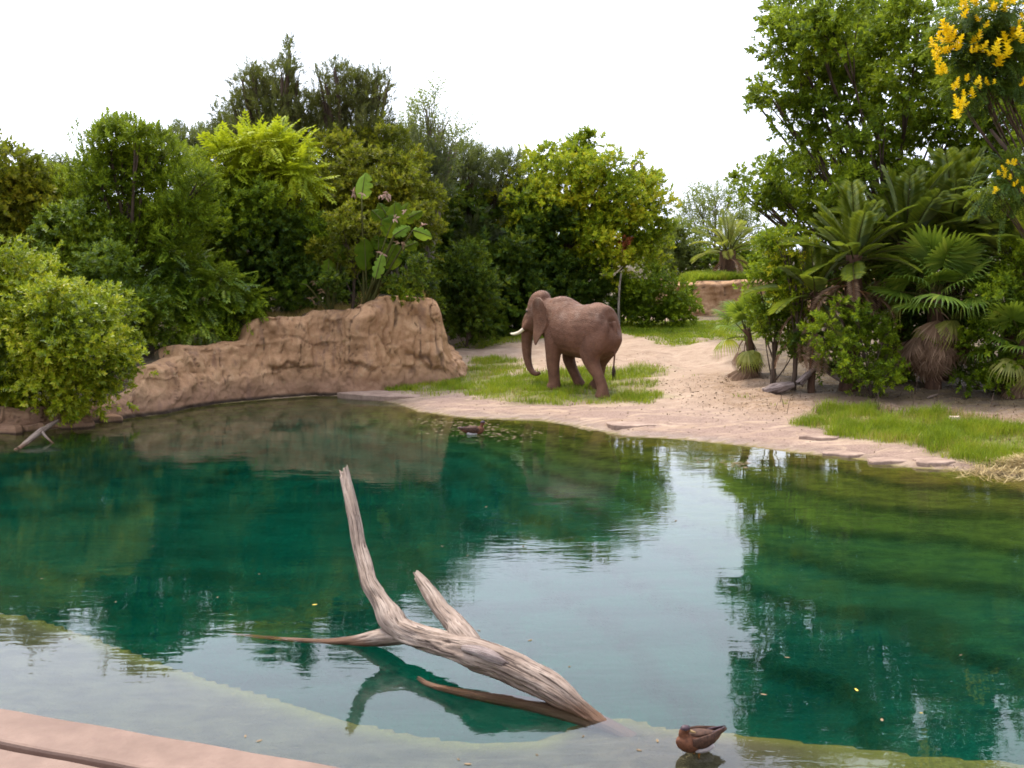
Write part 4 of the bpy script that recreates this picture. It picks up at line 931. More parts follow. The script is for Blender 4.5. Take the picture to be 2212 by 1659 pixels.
feather('small feather palm tucked behind the left end of the thicket', 1760, 640, 30.2, 18, 4, FRD, FRD_D, .75, 12, (-35, 70), .10)
feather('feather palm fronds reaching in at the right edge', 2195, 560, 30.0, 22, 12, FRD, FRD_D, 1.0, 4, (-10, 80))
feather('distant date palm with spiky fronds above the far rock wall', 1572, 545, 54.0, 26, 6, FRD_P, FRD_D, .92, 10, (-15, 86), .35)

# ------------------------------------------------------------------ giant bird-of-paradise plant
def paddle_mesh(name, base, tip, width, mat, off, root, bend=.12, seed=0, twist=0.0):
    r = np.random.default_rng(seed); b, tp = np.array(base), np.array(tip); ax = tp - b; L = np.linalg.norm(ax); ax /= L
    view = np.array([math.sin(twist), -math.cos(twist), .25]); s = np.cross(ax, view); s /= np.linalg.norm(s); n = np.cross(s, ax)
    V = []; F = []; nr, nc = 16, 7
    for i in range(nr):
        t = i / (nr - 1); wv = width * .5 * (math.sin(math.pi * min(1, t * .93 + .06)) ** .55) * (1 if i else .3)
        c = b + ax * L * t - n * L * bend * t * t
        for j in range(nc):
            u = (j / (nc - 1)) * 2 - 1; rip = 1 - .5 * (r.random() < .25) * abs(u)
            V.append(c + s * wv * u * rip - n * width * (.16 * abs(u) ** 1.3) + n * .012 * r.normal())
    for i in range(nr - 1):
        for j in range(nc - 1): F.append((i*nc+j, i*nc+j+1, (i+1)*nc+j+1, (i+1)*nc+j))
    blade = mesh_np(name, np.array(V) - off, F, M[mat], smooth=True)
    mb = MB(); rt = np.array(root); mid = rt * .45 + b * .55 + np.array([0, 0, .1]); mb.tube(bez(rt, mid, b, 8), np.linspace(.05, .022, 8), 6)
    q = np.array([b + ax * L * t - n * (L * bend * t * t - .012) for t in np.linspace(0, .96, 9)]); mb.tube(q, np.linspace(.02, .006, 9), 5)
    return blade, mb.mesh('stalk', M['stalk'], off)
def zc(x, y): return 604.8 + .2291 * x, 328.3 + .2291 * y
BOP_Y = 34.1
bp = at_y(*zc(790, 1400), BOP_Y); bp[2] = gz(bp[0], bp[1])
bop = empty('bird_of_paradise_plant', bp); tag(bop, 'giant plant with paddle-shaped leaves and pale dry bracts above the rock wall', 'plant')
for i, (x0, y0, x1, y1, w_, m_, bend, dyy) in enumerate([(770,440,800,190,120,'paddle_pale',.06,-.2),(1085,770,1075,470,165,'paddle',.05,-.5),(1100,720,1210,470,95,'paddle',.06,-.1),(1005,800,1085,590,130,'paddle',.05,-.7),
      (1070,790,1220,680,85,'paddle_pale',.3,-.8),(1255,735,1445,800,85,'paddle_pale',.2,-.5),(1150,660,1340,545,85,'paddle',.12,.2),(810,1115,795,800,135,'paddle',.04,-.5),(900,1195,960,960,85,'paddle_pale',.05,-.9),
      (985,1090,1100,860,165,'paddle',.06,-.4),(445,1225,465,1000,105,'paddle',.05,-.6),(550,1030,600,870,100,'paddle',.1,-.2),(930,920,930,770,130,'paddle',.08,-.2),(960,640,860,540,90,'paddle',.1,0),
      (250,1250,170,1240,90,'paddle',.2,-.5),(600,930,520,890,70,'paddle',.2,.1),(720,1150,690,960,100,'paddle',.06,.2),(1180,900,1300,840,90,'paddle',.15,0),(340,980,330,860,80,'paddle',.08,.2),(1010,600,930,470,90,'paddle',.1,.3)]):
    bl, stk = paddle_mesh('paddle_leaf', at_y(*zc(x0, y0), BOP_Y + dyy), at_y(*zc(x1, y1), BOP_Y + dyy + .15), w_ * 1.4 * .2291 * BOP_Y / FD, m_, bp, bp + np.array([rng.uniform(-.25, .25), rng.uniform(-.2, .2), 0]) if x0 > 620 else at_y(*zc(480, 1400), BOP_Y) * np.array([1, 1, 0]) + np.array([0, 0, bp[2]]), bend, i, rng.uniform(-.35, .35))
    o = obj('paddle_leaf', bl, bop); obj('stalk', stk, o)
for i, (x, y, rr, m_) in enumerate([(705,385,42,'bract'),(1012,385,46,'bract'),(785,395,30,'bract'),(950,405,28,'bract'),(1180,555,28,'bract'),(1078,625,38,'bract'),(965,955,34,'bract'),(1350,690,30,'bract'),(1140,860,46,'leaf_tan'),(330,1220,30,'leaf_tan'),(410,1300,34,'leaf_tan'),(300,1390,34,'leaf_tan')]):
    c = at_y(*zc(x, y), BOP_Y - .95) - bp; q = rr * .2291 * BOP_Y / FD; Q = []
    for k in range(5):
        dd = np.array([rng.normal() * .7, -.35 + rng.normal() * .3, rng.uniform(-.9, .35)])
        Q.append(leaf(c + rng.normal(size=3) * q * .15, dd, np.array([rng.normal() * .3, -.8, .5]), q * rng.uniform(1.1, 1.9), q * rng.uniform(.35, .7), .3, .25))
    V = np.concatenate(Q); F = []
    for k in range(5): F += [(4*k, 4*k+1, 4*k+2), (4*k, 4*k+2, 4*k+3)]
    obj('dry_bract', mesh_np('dry_bract', V, F, M[m_]), bop)
# hanging moss under the branches beside it
for i, (x, y, l_) in enumerate([(1050,1080,150),(1110,1060,160),(1180,1070,170),(1240,1080,140),(1320,1070,70)]):
    a = at_y(*zc(x, y), 37.0); L = l_ * .2291 * 37 / FD; mb = MB()
    for k in range(7):
        o_ = rng.normal(size=3) * .05; mb.tube([a + o_, a + o_ + np.array([.02, 0, -L * .5]), a + o_ * 1.3 + np.array([0, 0, -L * rng.uniform(.7, 1.0)])], [.022, .026, .005], 4)
    ob_ = obj('hanging_moss', mb.mesh('hanging_moss', M['moss'], a), None, tuple(a)); tag(ob_, ['leftmost grey moss strand right of the paddle-leaved plant', 'second grey moss strand from the left beside the paddle-leaved plant', 'middle grey moss strand right of the paddle-leaved plant', 'fourth grey moss strand from the left beside the paddle-leaved plant', 'short rightmost grey moss strand beside the paddle-leaved plant'][i], 'moss', 'moss strands hanging beside the paddle-leaved plant')

# ------------------------------------------------------------------ elephant
def ring_tube(rows, sides=24):
    """rows: (x, y, z, ry, rz, axis) elliptical rings, closed at both ends"""
    V = []; F = []; pts = np.array([r[:3] for r in rows], float); T = norm(np.gradient(pts, axis=0))
    for r_, t in zip(rows, T):
        side = np.array([0, 1., 0]) - t * t[1]
        if np.linalg.norm(side) < .2: side = np.array([1., 0, 0]) - t * t[0]
        side = side / np.linalg.norm(side); up = np.cross(t, side)
        for j in range(sides):
            a = 2 * math.pi * j / sides; V.append(np.array(r_[:3]) + side * math.cos(a) * r_[3] + up * math.sin(a) * r_[4])
    n = len(rows)
    for i in range(n - 1):
        for j in range(sides): F.append((i*sides+j, i*sides+(j+1)%sides, (i+1)*sides+(j+1)%sides, (i+1)*sides+j))
    F.append(tuple(range(sides))[::-1]); F.append(tuple((n-1)*sides+j for j in range(sides)))
    return V, F
def smooth_rows(rows, k=4):
    a = np.array(rows, float); n = len(a); out = []
    for i in range(n - 1):
        p0, p1, p2, p3 = a[max(i-1,0)], a[i], a[i+1], a[min(i+2,n-1)]
        for t in np.linspace(0, 1, k, endpoint=False):
            out.append(.5 * ((2*p1) + (-p0+p2)*t + (2*p0-5*p1+4*p2-p3)*t*t + (-p0+3*p1-3*p2+p3)*t**3))
    out.append(a[-1]); return out
def ball(c, r, sub=14):
    V = []; F = []; n, m = sub, sub * 2
    for i in range(1, n):
        for j in range(m):
            th = math.pi * i / n; ph = 2 * math.pi * j / m
            V.append((c[0] + r[0]*math.sin(th)*math.cos(ph), c[1] + r[1]*math.sin(th)*math.sin(ph), c[2] + r[2]*math.cos(th)))
    k = len(V); V += [(c[0], c[1], c[2]+r[2]), (c[0], c[1], c[2]-r[2])]
    for i in range(n-2):
        for j in range(m): F.append((i*m+j, (i+1)*m+j, (i+1)*m+(j+1)%m, i*m+(j+1)%m))
    for j in range(m): F.append((k, j, (j+1)%m)); F.append((k+1, (n-2)*m+(j+1)%m, (n-2)*m+j))
    return V, F
def fuse(name, pieces, voxel, mat, smooth_it=6, extra=None):
    mb = MB()
    for V, F in pieces: mb.add(V, F)
    me = mesh_np(name + '_draft', mb.V, mb.F, mat); o = bpy.data.objects.new(name + '_draft', me); COL.objects.link(o)
    md = o.modifiers.new('remesh', 'REMESH'); md.mode = 'VOXEL'; md.voxel_size = voxel; md.adaptivity = 0
    s = o.modifiers.new('smooth', 'SMOOTH'); s.factor = .5; s.iterations = smooth_it
    dg = bpy.context.evaluated_depsgraph_get(); out = bpy.data.meshes.new_from_object(o.evaluated_get(dg)); out.name = name
    bpy.data.objects.remove(o); bpy.data.meshes.remove(me)
    out.materials.clear(); out.materials.append(mat); out.polygons.foreach_set('use_smooth', np.ones(len(out.polygons), dtype=bool)); out.update()
    return out
YAW = R(180 - 43)
rear = ground_at(1303, 857)
ES = 1.06; ca, sa = math.cos(YAW) * ES, math.sin(YAW) * ES
def rot2(x, y): return np.array([ca * x - sa * y, sa * x + ca * y])
org = rear[:2] - rot2(-1.22, .36); EZ = rear[2]
def foot_z(x, y): q = org + rot2(x, y); return (gz(q[0], q[1]) - EZ) / ES
pcs = []
torso = [(-1.36,0,1.80,.10,.16),(-1.30,0,1.76,.34,.42),(-1.12,0,1.74,.52,.66),(-.85,0,1.76,.61,.80),(-.5,0,1.74,.66,.80),(-.1,0,1.74,.70,.765),(.25,0,1.80,.68,.77),(.55,0,1.92,.61,.78),(.85,0,2.05,.50,.68),(1.08,0,2.14,.40,.54),(1.3,0,2.18,.36,.46),(1.45,0,2.2,.3,.4)]
pcs.append(ring_tube(smooth_rows(torso)))
pcs.append(ball((-.72,0,2.42),(.34,.18,.17))); pcs.append(ball((.60,0,2.52),(.46,.30,.20)))
# head, forehead, cheeks
pcs.append(ball((1.46,0,2.36),(.38,.35,.50))); pcs.append(ball((1.38,0,2.62),(.27,.27,.26))); pcs.append(ball((1.62,0,2.10),(.30,.30,.42))); pcs.append(ball((1.70,0,1.90),(.24,.26,.32)))
pcs.append(ball((1.42,0,1.78),(.28,.19,.16)))
for s in (-1, 1):
    pcs.append(ball((1.66,s*.24,2.28),(.14,.08,.10))); pcs.append(ring_tube(smooth_rows([(1.66,s*.17,1.98,.13,.14),(1.78,s*.20,1.84,.11,.12),(1.90,s*.215,1.72,.085,.09)]),14))
trunk_rows = [(1.66,0,2.12,.27,.27),(1.84,0,1.92,.235,.24),(1.93,0,1.68,.20,.20),(1.97,0,1.40,.175,.17),(1.98,0,1.10,.15,.15),(1.95,0,.82,.125,.125),(1.87,0,.58,.105,.105),(1.73,0,.42,.085,.085),(1.57,0,.385,.07,.07),(1.46,0,.43,.06,.06)]
pcs.append(ring_tube(smooth_rows(trunk_rows)))
def leg(rows): pcs.append(ring_tube(smooth_rows(rows, 5)))
fz = foot_z(.60, .36)
leg([(.58,.16,2.30,.12,.22),(.58,.30,1.95,.24,.38),(.58,.37,1.55,.25,.32),(.60,.38,1.15,.215,.25),(.61,.38,.80,.185,.20),(.58,.37,.45,.165,.17),(.57,.36,.16+fz,.175,.18),(.60,.36,.05+fz,.20,.22),(.60,.36,-.03+fz,.20,.22)])
leg([(.55,-.16,2.25,.12,.22),(.55,-.30,1.9,.24,.36),(.56,-.36,1.5,.24,.30),(.62,-.36,1.1,.20,.23),(.63,-.36,.86,.175,.19),(.50,-.36,.60,.15,.16),(.36,-.36,.38,.14,.15),(.27,-.36,.24,.16,.15),(.20,-.36,.20,.17,.13),(.12,-.36,.22,.14,.10)])
leg([(-.84,.12,2.25,.12,.26),(-.86,.28,1.88,.24,.46),(-.84,.36,1.50,.28,.46),(-.78,.38,1.15,.24,.34),(-.85,.38,.88,.195,.23),(-1.03,.37,.60,.155,.17),(-1.16,.36,.34,.15,.155),(-1.20,.36,.12,.175,.18),(-1.19,.36,.04,.195,.21),(-1.19,.36,-.03,.195,.21)])
fz = foot_z(-.36, -.36)
leg([(-.84,-.12,2.25,.12,.26),(-.84,-.28,1.88,.23,.44),(-.78,-.36,1.45,.27,.42),(-.62,-.38,1.10,.22,.30),(-.52,-.38,.84,.18,.21),(-.50,-.37,.56,.15,.16),(-.44,-.36,.30,.145,.15),(-.38,-.36,.12+fz,.17,.18),(-.35,-.36,.04+fz,.19,.21),(-.35,-.36,-.03+fz,.19,.21)])
# tail as part of the body
pcs.append(ring_tube(smooth_rows([(-1.26,0,2.06,.09,.09),(-1.36,.02,1.84,.062,.065),(-1.38,.03,1.5,.043,.045),(-1.36,.05,1.1,.034,.035),(-1.34,.06,.78,.030,.030)]),12))
# ears: curved sheets fused to the head
EAR = [(1.46,2.40),(1.36,2.58),(1.16,2.70),(.92,2.70),(.72,2.58),(.60,2.36),(.60,2.10),(.70,1.84),(.86,1.60),(1.04,1.40),(1.18,1.28),(1.28,1.38),(1.35,1.62),(1.40,1.90),(1.44,2.18)]
for s in (-1, 1):
    cx_, cz_ = 1.06, 2.08; V = []; F = []; n = len(EAR) * 3; o_ = smooth_rows([(a, b, 0) for a, b in EAR + EAR[:1]], 3)[:-1]
    rings = [.0, .3, .55, .78, .92, 1.0]; th = .028
    def ey(x, z, q): return s * (.34 + .36 * max(0, 1.42 - x) ** .9 + .04 * math.sin(z * 5.5) * q + .03 * q)
    for sg in (1, -1):
        for q in rings:
            for p in o_:
                x = cx_ + (p[0] - cx_) * q; z = cz_ + (p[1] - cz_) * q
                V.append((x, ey(x, z, q) + sg * th * (1 - .35 * q), z))
    m = len(o_); k = len(rings)
    for sg in (0, 1):
        for i in range(k - 1):
            for j in range(m):
                f = (sg*k*m+i*m+j, sg*k*m+i*m+(j+1)%m, sg*k*m+(i+1)*m+(j+1)%m, sg*k*m+(i+1)*m+j); F.append(f if sg == 0 else f[::-1])
    for j in range(m): F.append(((k-1)*m+j, (k-1)*m+(j+1)%m, (2*k-1)*m+(j+1)%m, (2*k-1)*m+j))
    pcs.append((V, F))
ele = empty('elephant', (org[0], org[1], EZ), YAW); ele.scale = (ES,) * 3
tag(ele, 'mud-brown elephant walking away to the left on the grassy bank', 'elephant')
obj('body', fuse('body', pcs, .025, M['elephant'], 10), ele)
for s in (-1, 1):
    V, F = ring_tube(smooth_rows([(1.86,s*.21,1.76,.055,.055),(2.05,s*.25,1.62,.052,.052),(2.24,s*.27,1.56,.043,.043),(2.40,s*.26,1.56,.02,.02)]), 12); obj('tusk', mesh_np('tusk', V, F, M['ivory'], smooth=True), ele)
    V, F = ball((1.70, s * .305, 2.26), (.035, .02, .03), 8); obj('eye', mesh_np('eye', V, F, M['eye'], smooth=True), ele)
mb = MB()
for k in range(26):
    a = rng.uniform(0, 6.28); d_ = np.array([math.cos(a) * .05, math.sin(a) * .05, 0]); L = rng.uniform(.22, .42)
    mb.tube([np.array([-1.34, .06, .84]) + d_ * .3, np.array([-1.35, .06, .84 - L * .5]) + d_, np.array([-1.36, .06, .84 - L]) + d_ * .7], [.012, .010, .003], 4)
obj('tail_tuft', mb.mesh('tail_tuft', M['tail_hair']), ele)

# ------------------------------------------------------------------ driftwood
def catmull(P, n):
    P = np.array(P, float); m = len(P); out = []
    for u in np.linspace(0, m - 1, n):
        i = min(int(u), m - 2); t = u - i; p0, p1, p2, p3 = P[max(i-1,0)], P[i], P[i+1], P[min(i+2,m-1)]
        out.append(.5 * ((2*p1) + (-p0+p2)*t + (2*p0-5*p1+4*p2-p3)*t*t + (-p0+3*p1-3*p2+p3)*t**3))
    return np.array(out)
def limb(ctrl, off, mat, seed, rings=70, sides=36, rough=.16, ragged=True):
    """ctrl rows: x, y, z, radius. weathered wood: lengthwise ribs, knots, a broken end"""
    A = catmull(ctrl, rings); pts, rad = A[:, :3], np.maximum(A[:, 3], .004); T = norm(np.gradient(pts, axis=0)); ref = np.array([.2, .93, .3])
    s = np.concatenate([[0], np.cumsum(np.linalg.norm(np.diff(pts, axis=0), axis=1))]); th = np.arange(sides) / sides * 2 * math.pi
    V = []; UV = []
    for i in range(rings):
        a = np.cross(T[i], ref); a /= np.linalg.norm(a); b = np.cross(T[i], a); tw = s[i] * .35
        rib = vnoise(np.cos(th + tw) * 4.2, np.sin(th + tw) * 4.2, s[i] * .9, seed) * .55 + vnoise(np.cos(th + tw) * 9, np.sin(th + tw) * 9, s[i] * 1.6, seed + 1) * .30 + vnoise(np.cos(th) * 1.3, np.sin(th) * 1.3, s[i] * 3, seed + 2) * .9
        split = 1 - sstep(0, .12, np.abs(vnoise(np.cos(th + tw) * 2.4, np.sin(th + tw) * 2.4, s[i] * .6, seed + 5)))
        r = rad[i] * (1 + rough * rib - .22 * split * (rough > .1))
        end = 0
        if ragged and i >= rings - 4: end = .07 * vnoise(np.cos(th) * 3, np.sin(th) * 3, 0, seed + 7)
        for j in range(sides):
            V.append(pts[i] + (a * math.cos(th[j]) + b * math.sin(th[j])) * r[j] + T[i] * (end if np.isscalar(end) else end[j]) - off); UV.append((j / sides, s[i]))
    F = []
    for i in range(rings - 1):
        for j in range(sides): F.append((i*sides+j, i*sides+(j+1)%sides, (i+1)*sides+(j+1)%sides, (i+1)*sides+j))
    k = len(V); V.append(pts[-1] - T[-1] * rad[-1] * .8 - off); UV.append((0, s[-1])); V.append(pts[0] - off); UV.append((0, 0))
    for j in range(sides): F.append(((rings-1)*sides+j, (rings-1)*sides+(j+1)%sides, k)); F.append(((j+1)%sides, j, k+1))
    return mesh_np('limb', V, F, mat, uv=UV, smooth=True)
def D(dx, dy, Y, r): return (*at_y(dx, dy, Y), r)
o0 = at_z(1290, 1548, 0)
dw = empty('driftwood_log', o0); tag(dw, 'large forked bleached driftwood log rising out of the pond', 'driftwood')
q0 = at_y(1290, 1545, 9.92)
obj('trunk', limb([(q0[0] + .6, q0[1] - .40, -.40, .08), (q0[0] + .0, q0[1] + .0, -.06, .10), D(1225, 1512, 10.12, .125), D(1165, 1472, 10.35, .152), D(1075, 1428, 10.65, .172), D(1000, 1402, 10.92, .162), D(925, 1384, 11.3, .13), D(868, 1362, 11.6, .13), D(836, 1322, 11.85, .115)], o0, M['wood'], 5, rings=100, sides=48, ragged=False), dw)
obj('branch', limb([D(880, 1372, 11.5, .10), D(846, 1340, 11.75, .15), D(822, 1300, 11.95, .11), D(800, 1262, 12.15, .10), D(792, 1235, 12.3, .092), D(776, 1180, 12.6, .082), D(764, 1110, 12.9, .08), D(750, 1052, 13.2, .078), D(742, 1016, 13.35, .06)], o0, M['wood'], 11), dw)
obj('branch', limb([D(1040, 1420, 10.8, .10), D(1000, 1378, 11.1, .135), D(985, 1350, 11.35, .12), D(950, 1312, 11.75, .095), D(922, 1272, 12.05, .085), D(903, 1246, 12.25, .055)], o0, M['wood'], 17, rings=50), dw)
obj('branch', limb([D(880, 1372, 11.55, .09), D(820, 1378, 11.75, .10), D(765, 1385, 11.9, .070), D(700, 1389, 11.97, .050), (*at_z(600, 1384, -.04), .042), (*at_z(505, 1380, -.10), .022)], o0, M['wood'], 23, rings=50, rough=.12), dw)
obj('knot', limb([D(1000, 1400, 10.74, .03), D(1030, 1405, 10.60, .055), D(1062, 1418, 10.50, .06), D(1092, 1434, 10.44, .03)], o0, M['wood_grey'], 29, rings=22, sides=20), dw)
u0 = q0 + np.array([-.1, .05, 0]);
sub = obj('branch', limb([(u0[0] + .1, u0[1] + .02, -.16, .14), (u0[0] - .5, u0[1] + .35, -.13, .12), (u0[0] - 1.1, u0[1] + .55, -.10, .085), (u0[0] - 1.55, u0[1] + .72, -.04, .05), (u0[0] - 1.72, u0[1] + .80, .02, .02)], o0, M['wood'], 37, rings=44, rough=.1), dw)

p = at_z(60, 960, 0); q = empty('driftwood_branch', p); tag(q, 'small forked driftwood stick poking out of the water at far left', 'driftwood')
a0, a1, a2 = at_z(42, 968, .02), at_z(90, 950, 0) + np.array([0, 0, .22]), at_z(128, 940, 0) + np.array([0, 0, .38])
obj('branch', limb([(*(a0 - np.array([.1, 0, .06])), .05), (*a0, .05), (*a1, .07), (*a2, .03)], p, M['wood'], 41, 30, 18), q)
obj('branch', limb([(*a1, .04), (*(a1 + np.array([.25, -.3, -.1])), .03), (*(a1 + np.array([.5, -.45, -.25])), .02)], p, M['wood'], 43, 20, 14), q)

def wood_log(label, ctrl, seed, mat='wood_grey', group=None):
    b = np.array(ctrl[0][:3]); o = obj('fallen_log', limb(ctrl, b, M[mat], seed, 40, 26, .2), None, tuple(b)); tag(o, label, 'log', group)
def G(px, py, dz, r):
    g = ground_at(*from_photo(px, py)); return (g[0], g[1], g[2] + dz, r)
g0 = ground_at(*from_photo(2109, 975))
def onY(px, py, r, dY=0): v = at_y(*from_photo(px, py), g0[1] + dY); return (v[0], v[1], max(v[2], gz(v[0], v[1]) + r * .4), r)
wood_log('leaning grey weathered log under the yellow-green bush', [onY(2032, 884, .10), onY(2060, 912, .13), onY(2110, 945, .16), onY(2156, 968, .13), onY(2195, 980, .08)], 61)
wood_log('short grey stump leg beside the leaning weathered log', [onY(2040, 918, .09, .1), onY(2018, 938, .10), onY(1998, 958, .12, -.1)], 63)
wood_log('dark knobbly log lying on the sand near the young fan palm', [onY(1985, 962, .08), onY(1955, 968, .15), onY(1925, 976, .15), onY(1908, 984, .07)], 65)
wood_log('small pale wood piece right of the leaning weathered log', [onY(2205, 985, .05), onY(2180, 980, .07), onY(2160, 990, .04)], 67, 'wood')
wood_log('thin pale stick lying on the sand below the big fan palm', [G(2318, 998, .03, .02), G(2330, 995, .05, .03), G(2343, 991, .05, .02)], 69, 'wood')

# ------------------------------------------------------------------ ducks
def duck(label, pos, yaw, sc_, floating):
    t = empty('duck', pos, yaw); t.scale = (sc_,) * 3; tag(t, label, 'duck')
    h = 0 if floating else .10
    body = [ring_tube(smooth_rows([(-.30,0,.16+h,.012,.008),(-.24,0,.155+h,.06,.03),(-.14,0,.14+h,.095,.075),(-.02,0,.125+h,.115,.10),(.09,0,.13+h,.11,.105),(.17,0,.155+h,.085,.09),(.22,0,.19+h,.05,.06),(.235,0,.21+h,.02,.03)]), 18)]
    if floating: body += [ring_tube(smooth_rows([(.14,0,.17,.05,.06),(.19,0,.23,.038,.042),(.215,0,.29,.036,.04)]), 14), ball((.225,0,.315),(.055,.042,.045))]; head = np.array([.225, 0, .315]); bd = np.array([1, 0, -.15])
    else: body += [ring_tube(smooth_rows([(.15,0,.19+h,.06,.07),(.185,0,.255+h,.045,.05),(.175,.01,.285+h,.04,.04)]), 14), ball((.165,.012,.295+h),(.058,.045,.044))]; head = np.array([.165, .012, .295 + h]); bd = np.array([-.9, .38, -.32])
    obj('body', fuse('body', body, .010, M['duck_breast'], 3), t)
    for s in (-1, 1):
        V, F = ring_tube(smooth_rows([(.12,s*.085,.165+h,.02,.045),(.02,s*.118,.165+h,.022,.07),(-.10,s*.105,.175+h,.02,.062),(-.22,s*.055,.195+h,.012,.035),(-.33,s*.02,.205+h,.004,.010)]), 12)
        w_ = obj('wing', mesh_np('wing', V, F, M['duck_brown'], smooth=True), t)
        V, F = ring_tube([(-.16,s*.045,.205+h,.01,.016),(-.26,s*.03,.215+h,.012,.014),(-.36,s*.012,.222+h,.003,.004)], 8); obj('flight_feathers', mesh_np('flight_feathers', V, F, M['duck_dark'], smooth=True), w_)
        V, F = ball((-.03, s * .078, .085 + h), (.13, .042, .055), 8); obj('flank', mesh_np('flank', V, F, M['duck_grey'], smooth=True), t)
    V, F = ring_tube(smooth_rows([(.13,0,.215+h,.03,.02),(.04,0,.222+h,.075,.03),(-.08,0,.212+h,.075,.028),(-.20,0,.185+h,.045,.02),(-.26,0,.175+h,.02,.01)]), 12); obj('back', mesh_np('back', V, F, M['duck_brown'], smooth=True), t)
    V, F = ball((head[0], head[1], head[2] + .012), (.056, .044, .036), 9); obj('cap', mesh_np('cap', V, F, M['duck_dark'], smooth=True), t)
    e_ = head + bd / np.linalg.norm(bd) * .045; f_ = head + bd / np.linalg.norm(bd) * .115
    V, F = ring_tube([(*e_, .02, .018), (*(e_ * .5 + f_ * .5), .019, .011), (*f_, .012, .005)], 10); obj('bill', mesh_np('bill', V, F, M['bill'], smooth=True), t)
    for s in (-1, 1):
        V, F = ball((head[0] + .02, head[1] + s * .040, head[2] + .008), (.008, .006, .008), 6); obj('eye', mesh_np('eye', V, F, M['eye']), t)
    V, F = ring_tube([(-.20,0,.16+h,.05,.02),(-.30,0,.185+h,.045,.012),(-.36,0,.205+h,.03,.005)], 10); obj('tail', mesh_np('tail', V, F, M['duck_brown'], smooth=True), t)
    if not floating:
        for s in (-1, 1):
            mb = MB(); mb.tube([(0, s*.045, .13), (.01, s*.045, .05), (.0, s*.045, -.06)], [.013, .010, .010], 7); l_ = obj('leg', mb.mesh('leg', M['duck_leg']), t)
            V = [(-.01, s*.045, -.055), (.07, s*.045 + .03, -.065), (.08, s*.045, -.062), (.07, s*.045 - .03, -.065), (-.01, s*.045, -.07)]; obj('webbed_foot', mesh_np('webbed_foot', V, [(0,1,2),(0,2,3),(4,2,1),(4,3,2),(0,4,1),(0,3,4)], M['duck_leg']), l_)
dp = at_z(1506, 1622, 0)
duck('brown duck standing in the shallows at the bottom edge, head tucked back', (dp[0], dp[1], -.105), R(205), .88, False)
dp = at_z(1022, 938, 0)
duck('small brown duck floating far out near the sandy bank', (dp[0], dp[1], -.06), R(10), 1.1, True)

# ------------------------------------------------------------------ grass
def grass(name, label, poly, n, h0, h1, w_, mat, seed, lean=.35, use_mask=True):
    r = np.random.default_rng(seed); a = np.array(poly); lo, hi = a.min(0) - .5, a.max(0) + .5
    P = r.uniform(lo, hi, (n * 3, 2)); m = grass_mask(P) if use_mask else inside(P, poly).astype(float)
    d, _ = seg_dist(P, poly, True); near_ = inside(P, poly) | (d < .6)
    tuft = .5 + .5 * fbm(P[:, 0] * 1.9, P[:, 1] * 1.9, 0, 3, seed)
    bare = sstep(-.32, .05, fbm(P[:, 0] * .8, P[:, 1] * 1.3, 5, 3, seed + 3)) if use_mask and seed != 7 else 1
    P = P[(r.random(len(P)) < m * (.2 + 1.2 * tuft) * (.12 + .88 * bare)) & near_ & (m > .15)][:n]
    t = .5 + .5 * fbm(P[:, 0] * 1.9, P[:, 1] * 1.9, 0, 3, seed); k = len(P); z = gza(P)
    h = (h0 + (h1 - h0) * t) * r.uniform(.5, 1.15, k); az = r.uniform(0, 6.283, k); ww = w_ * r.uniform(.6, 1.3, k)
    s = np.stack([np.cos(az), np.sin(az), np.zeros(k)], 1) * ww[:, None] * .5; base = np.column_stack([P, z - .02])
    ln = r.normal(size=(k, 2)) * lean; mid = base + np.column_stack([ln * h[:, None] * .35, h * .6]); tip = base + np.column_stack([ln * h[:, None], h])
    V = np.stack([base - s, base + s, mid + s * .6, tip, mid - s * .6], 1).reshape(-1, 3); i = np.arange(k)[:, None] * 5
    F = np.concatenate([i + [[0, 1, 2]], i + [[0, 2, 4]], i + [[4, 2, 3]]], 1).reshape(-1, 3)
    o = obj(name, mesh_np(name, V, F, M[mat])); tag(o, label, 'grass', kind='stuff'); return o
grass('grass', 'green grass patch under the elephant', GR_ELE, 34000, .08, .28, .018, 'grass', 5)
grass('grass', 'tall green grass tuft strip on the near right shore', GR_NEAR, 36000, .10, .40, .014, 'grass', 6)
grass('grass', 'short green meadow behind the elephant', GR_MEADOW, 30000, .07, .16, .04, 'grass', 7)
grass('dry_grass', 'straw-coloured blades scattered through the grass under the elephant', GR_ELE, 5000, .06, .22, .014, 'dry_grass', 15)
grass('dry_grass', 'straw-coloured blades scattered through the near right grass', GR_NEAR, 7000, .08, .34, .010, 'dry_grass', 16)
tp = [at_y(1440, 605, 51.3)[:2], at_y(1700, 600, 52.5)[:2], at_y(1700, 590, 55)[:2], at_y(1440, 590, 55)[:2]]
grass('grass', 'yellow-green grass growing on top of the distant rock wall', [tuple(q) for q in tp], 16000, .25, .55, .05, 'grass', 8, use_mask=False)
wl = [tuple(wb[i] + np.array([0, d_])) for i, d_ in [(10, .7), (13, .75), (16, .8), (20, .8), (22, .8)]] + [tuple(wb[i] + np.array([0, 2.6])) for i in (22, 20, 16, 13, 10)]
grass('dry_grass', 'dry brownish grass along the top of the sculpted rock wall', wl, 9000, .08, .28, .018, 'dry_grass', 9, use_mask=False)
wl = [tuple(wb[24] + np.array([.7, .75])), tuple(wb[25] + np.array([.7, .75])), tuple(wb[25] + np.array([.6, 1.4])), tuple(wb[24] + np.array([.6, 1.4]))]
grass('dry_grass', 'tuft of tall rusty dry grass on the high end of the rock wall', wl, 500, .35, .75, .02, 'dry_grass', 10, use_mask=False, lean=.15)
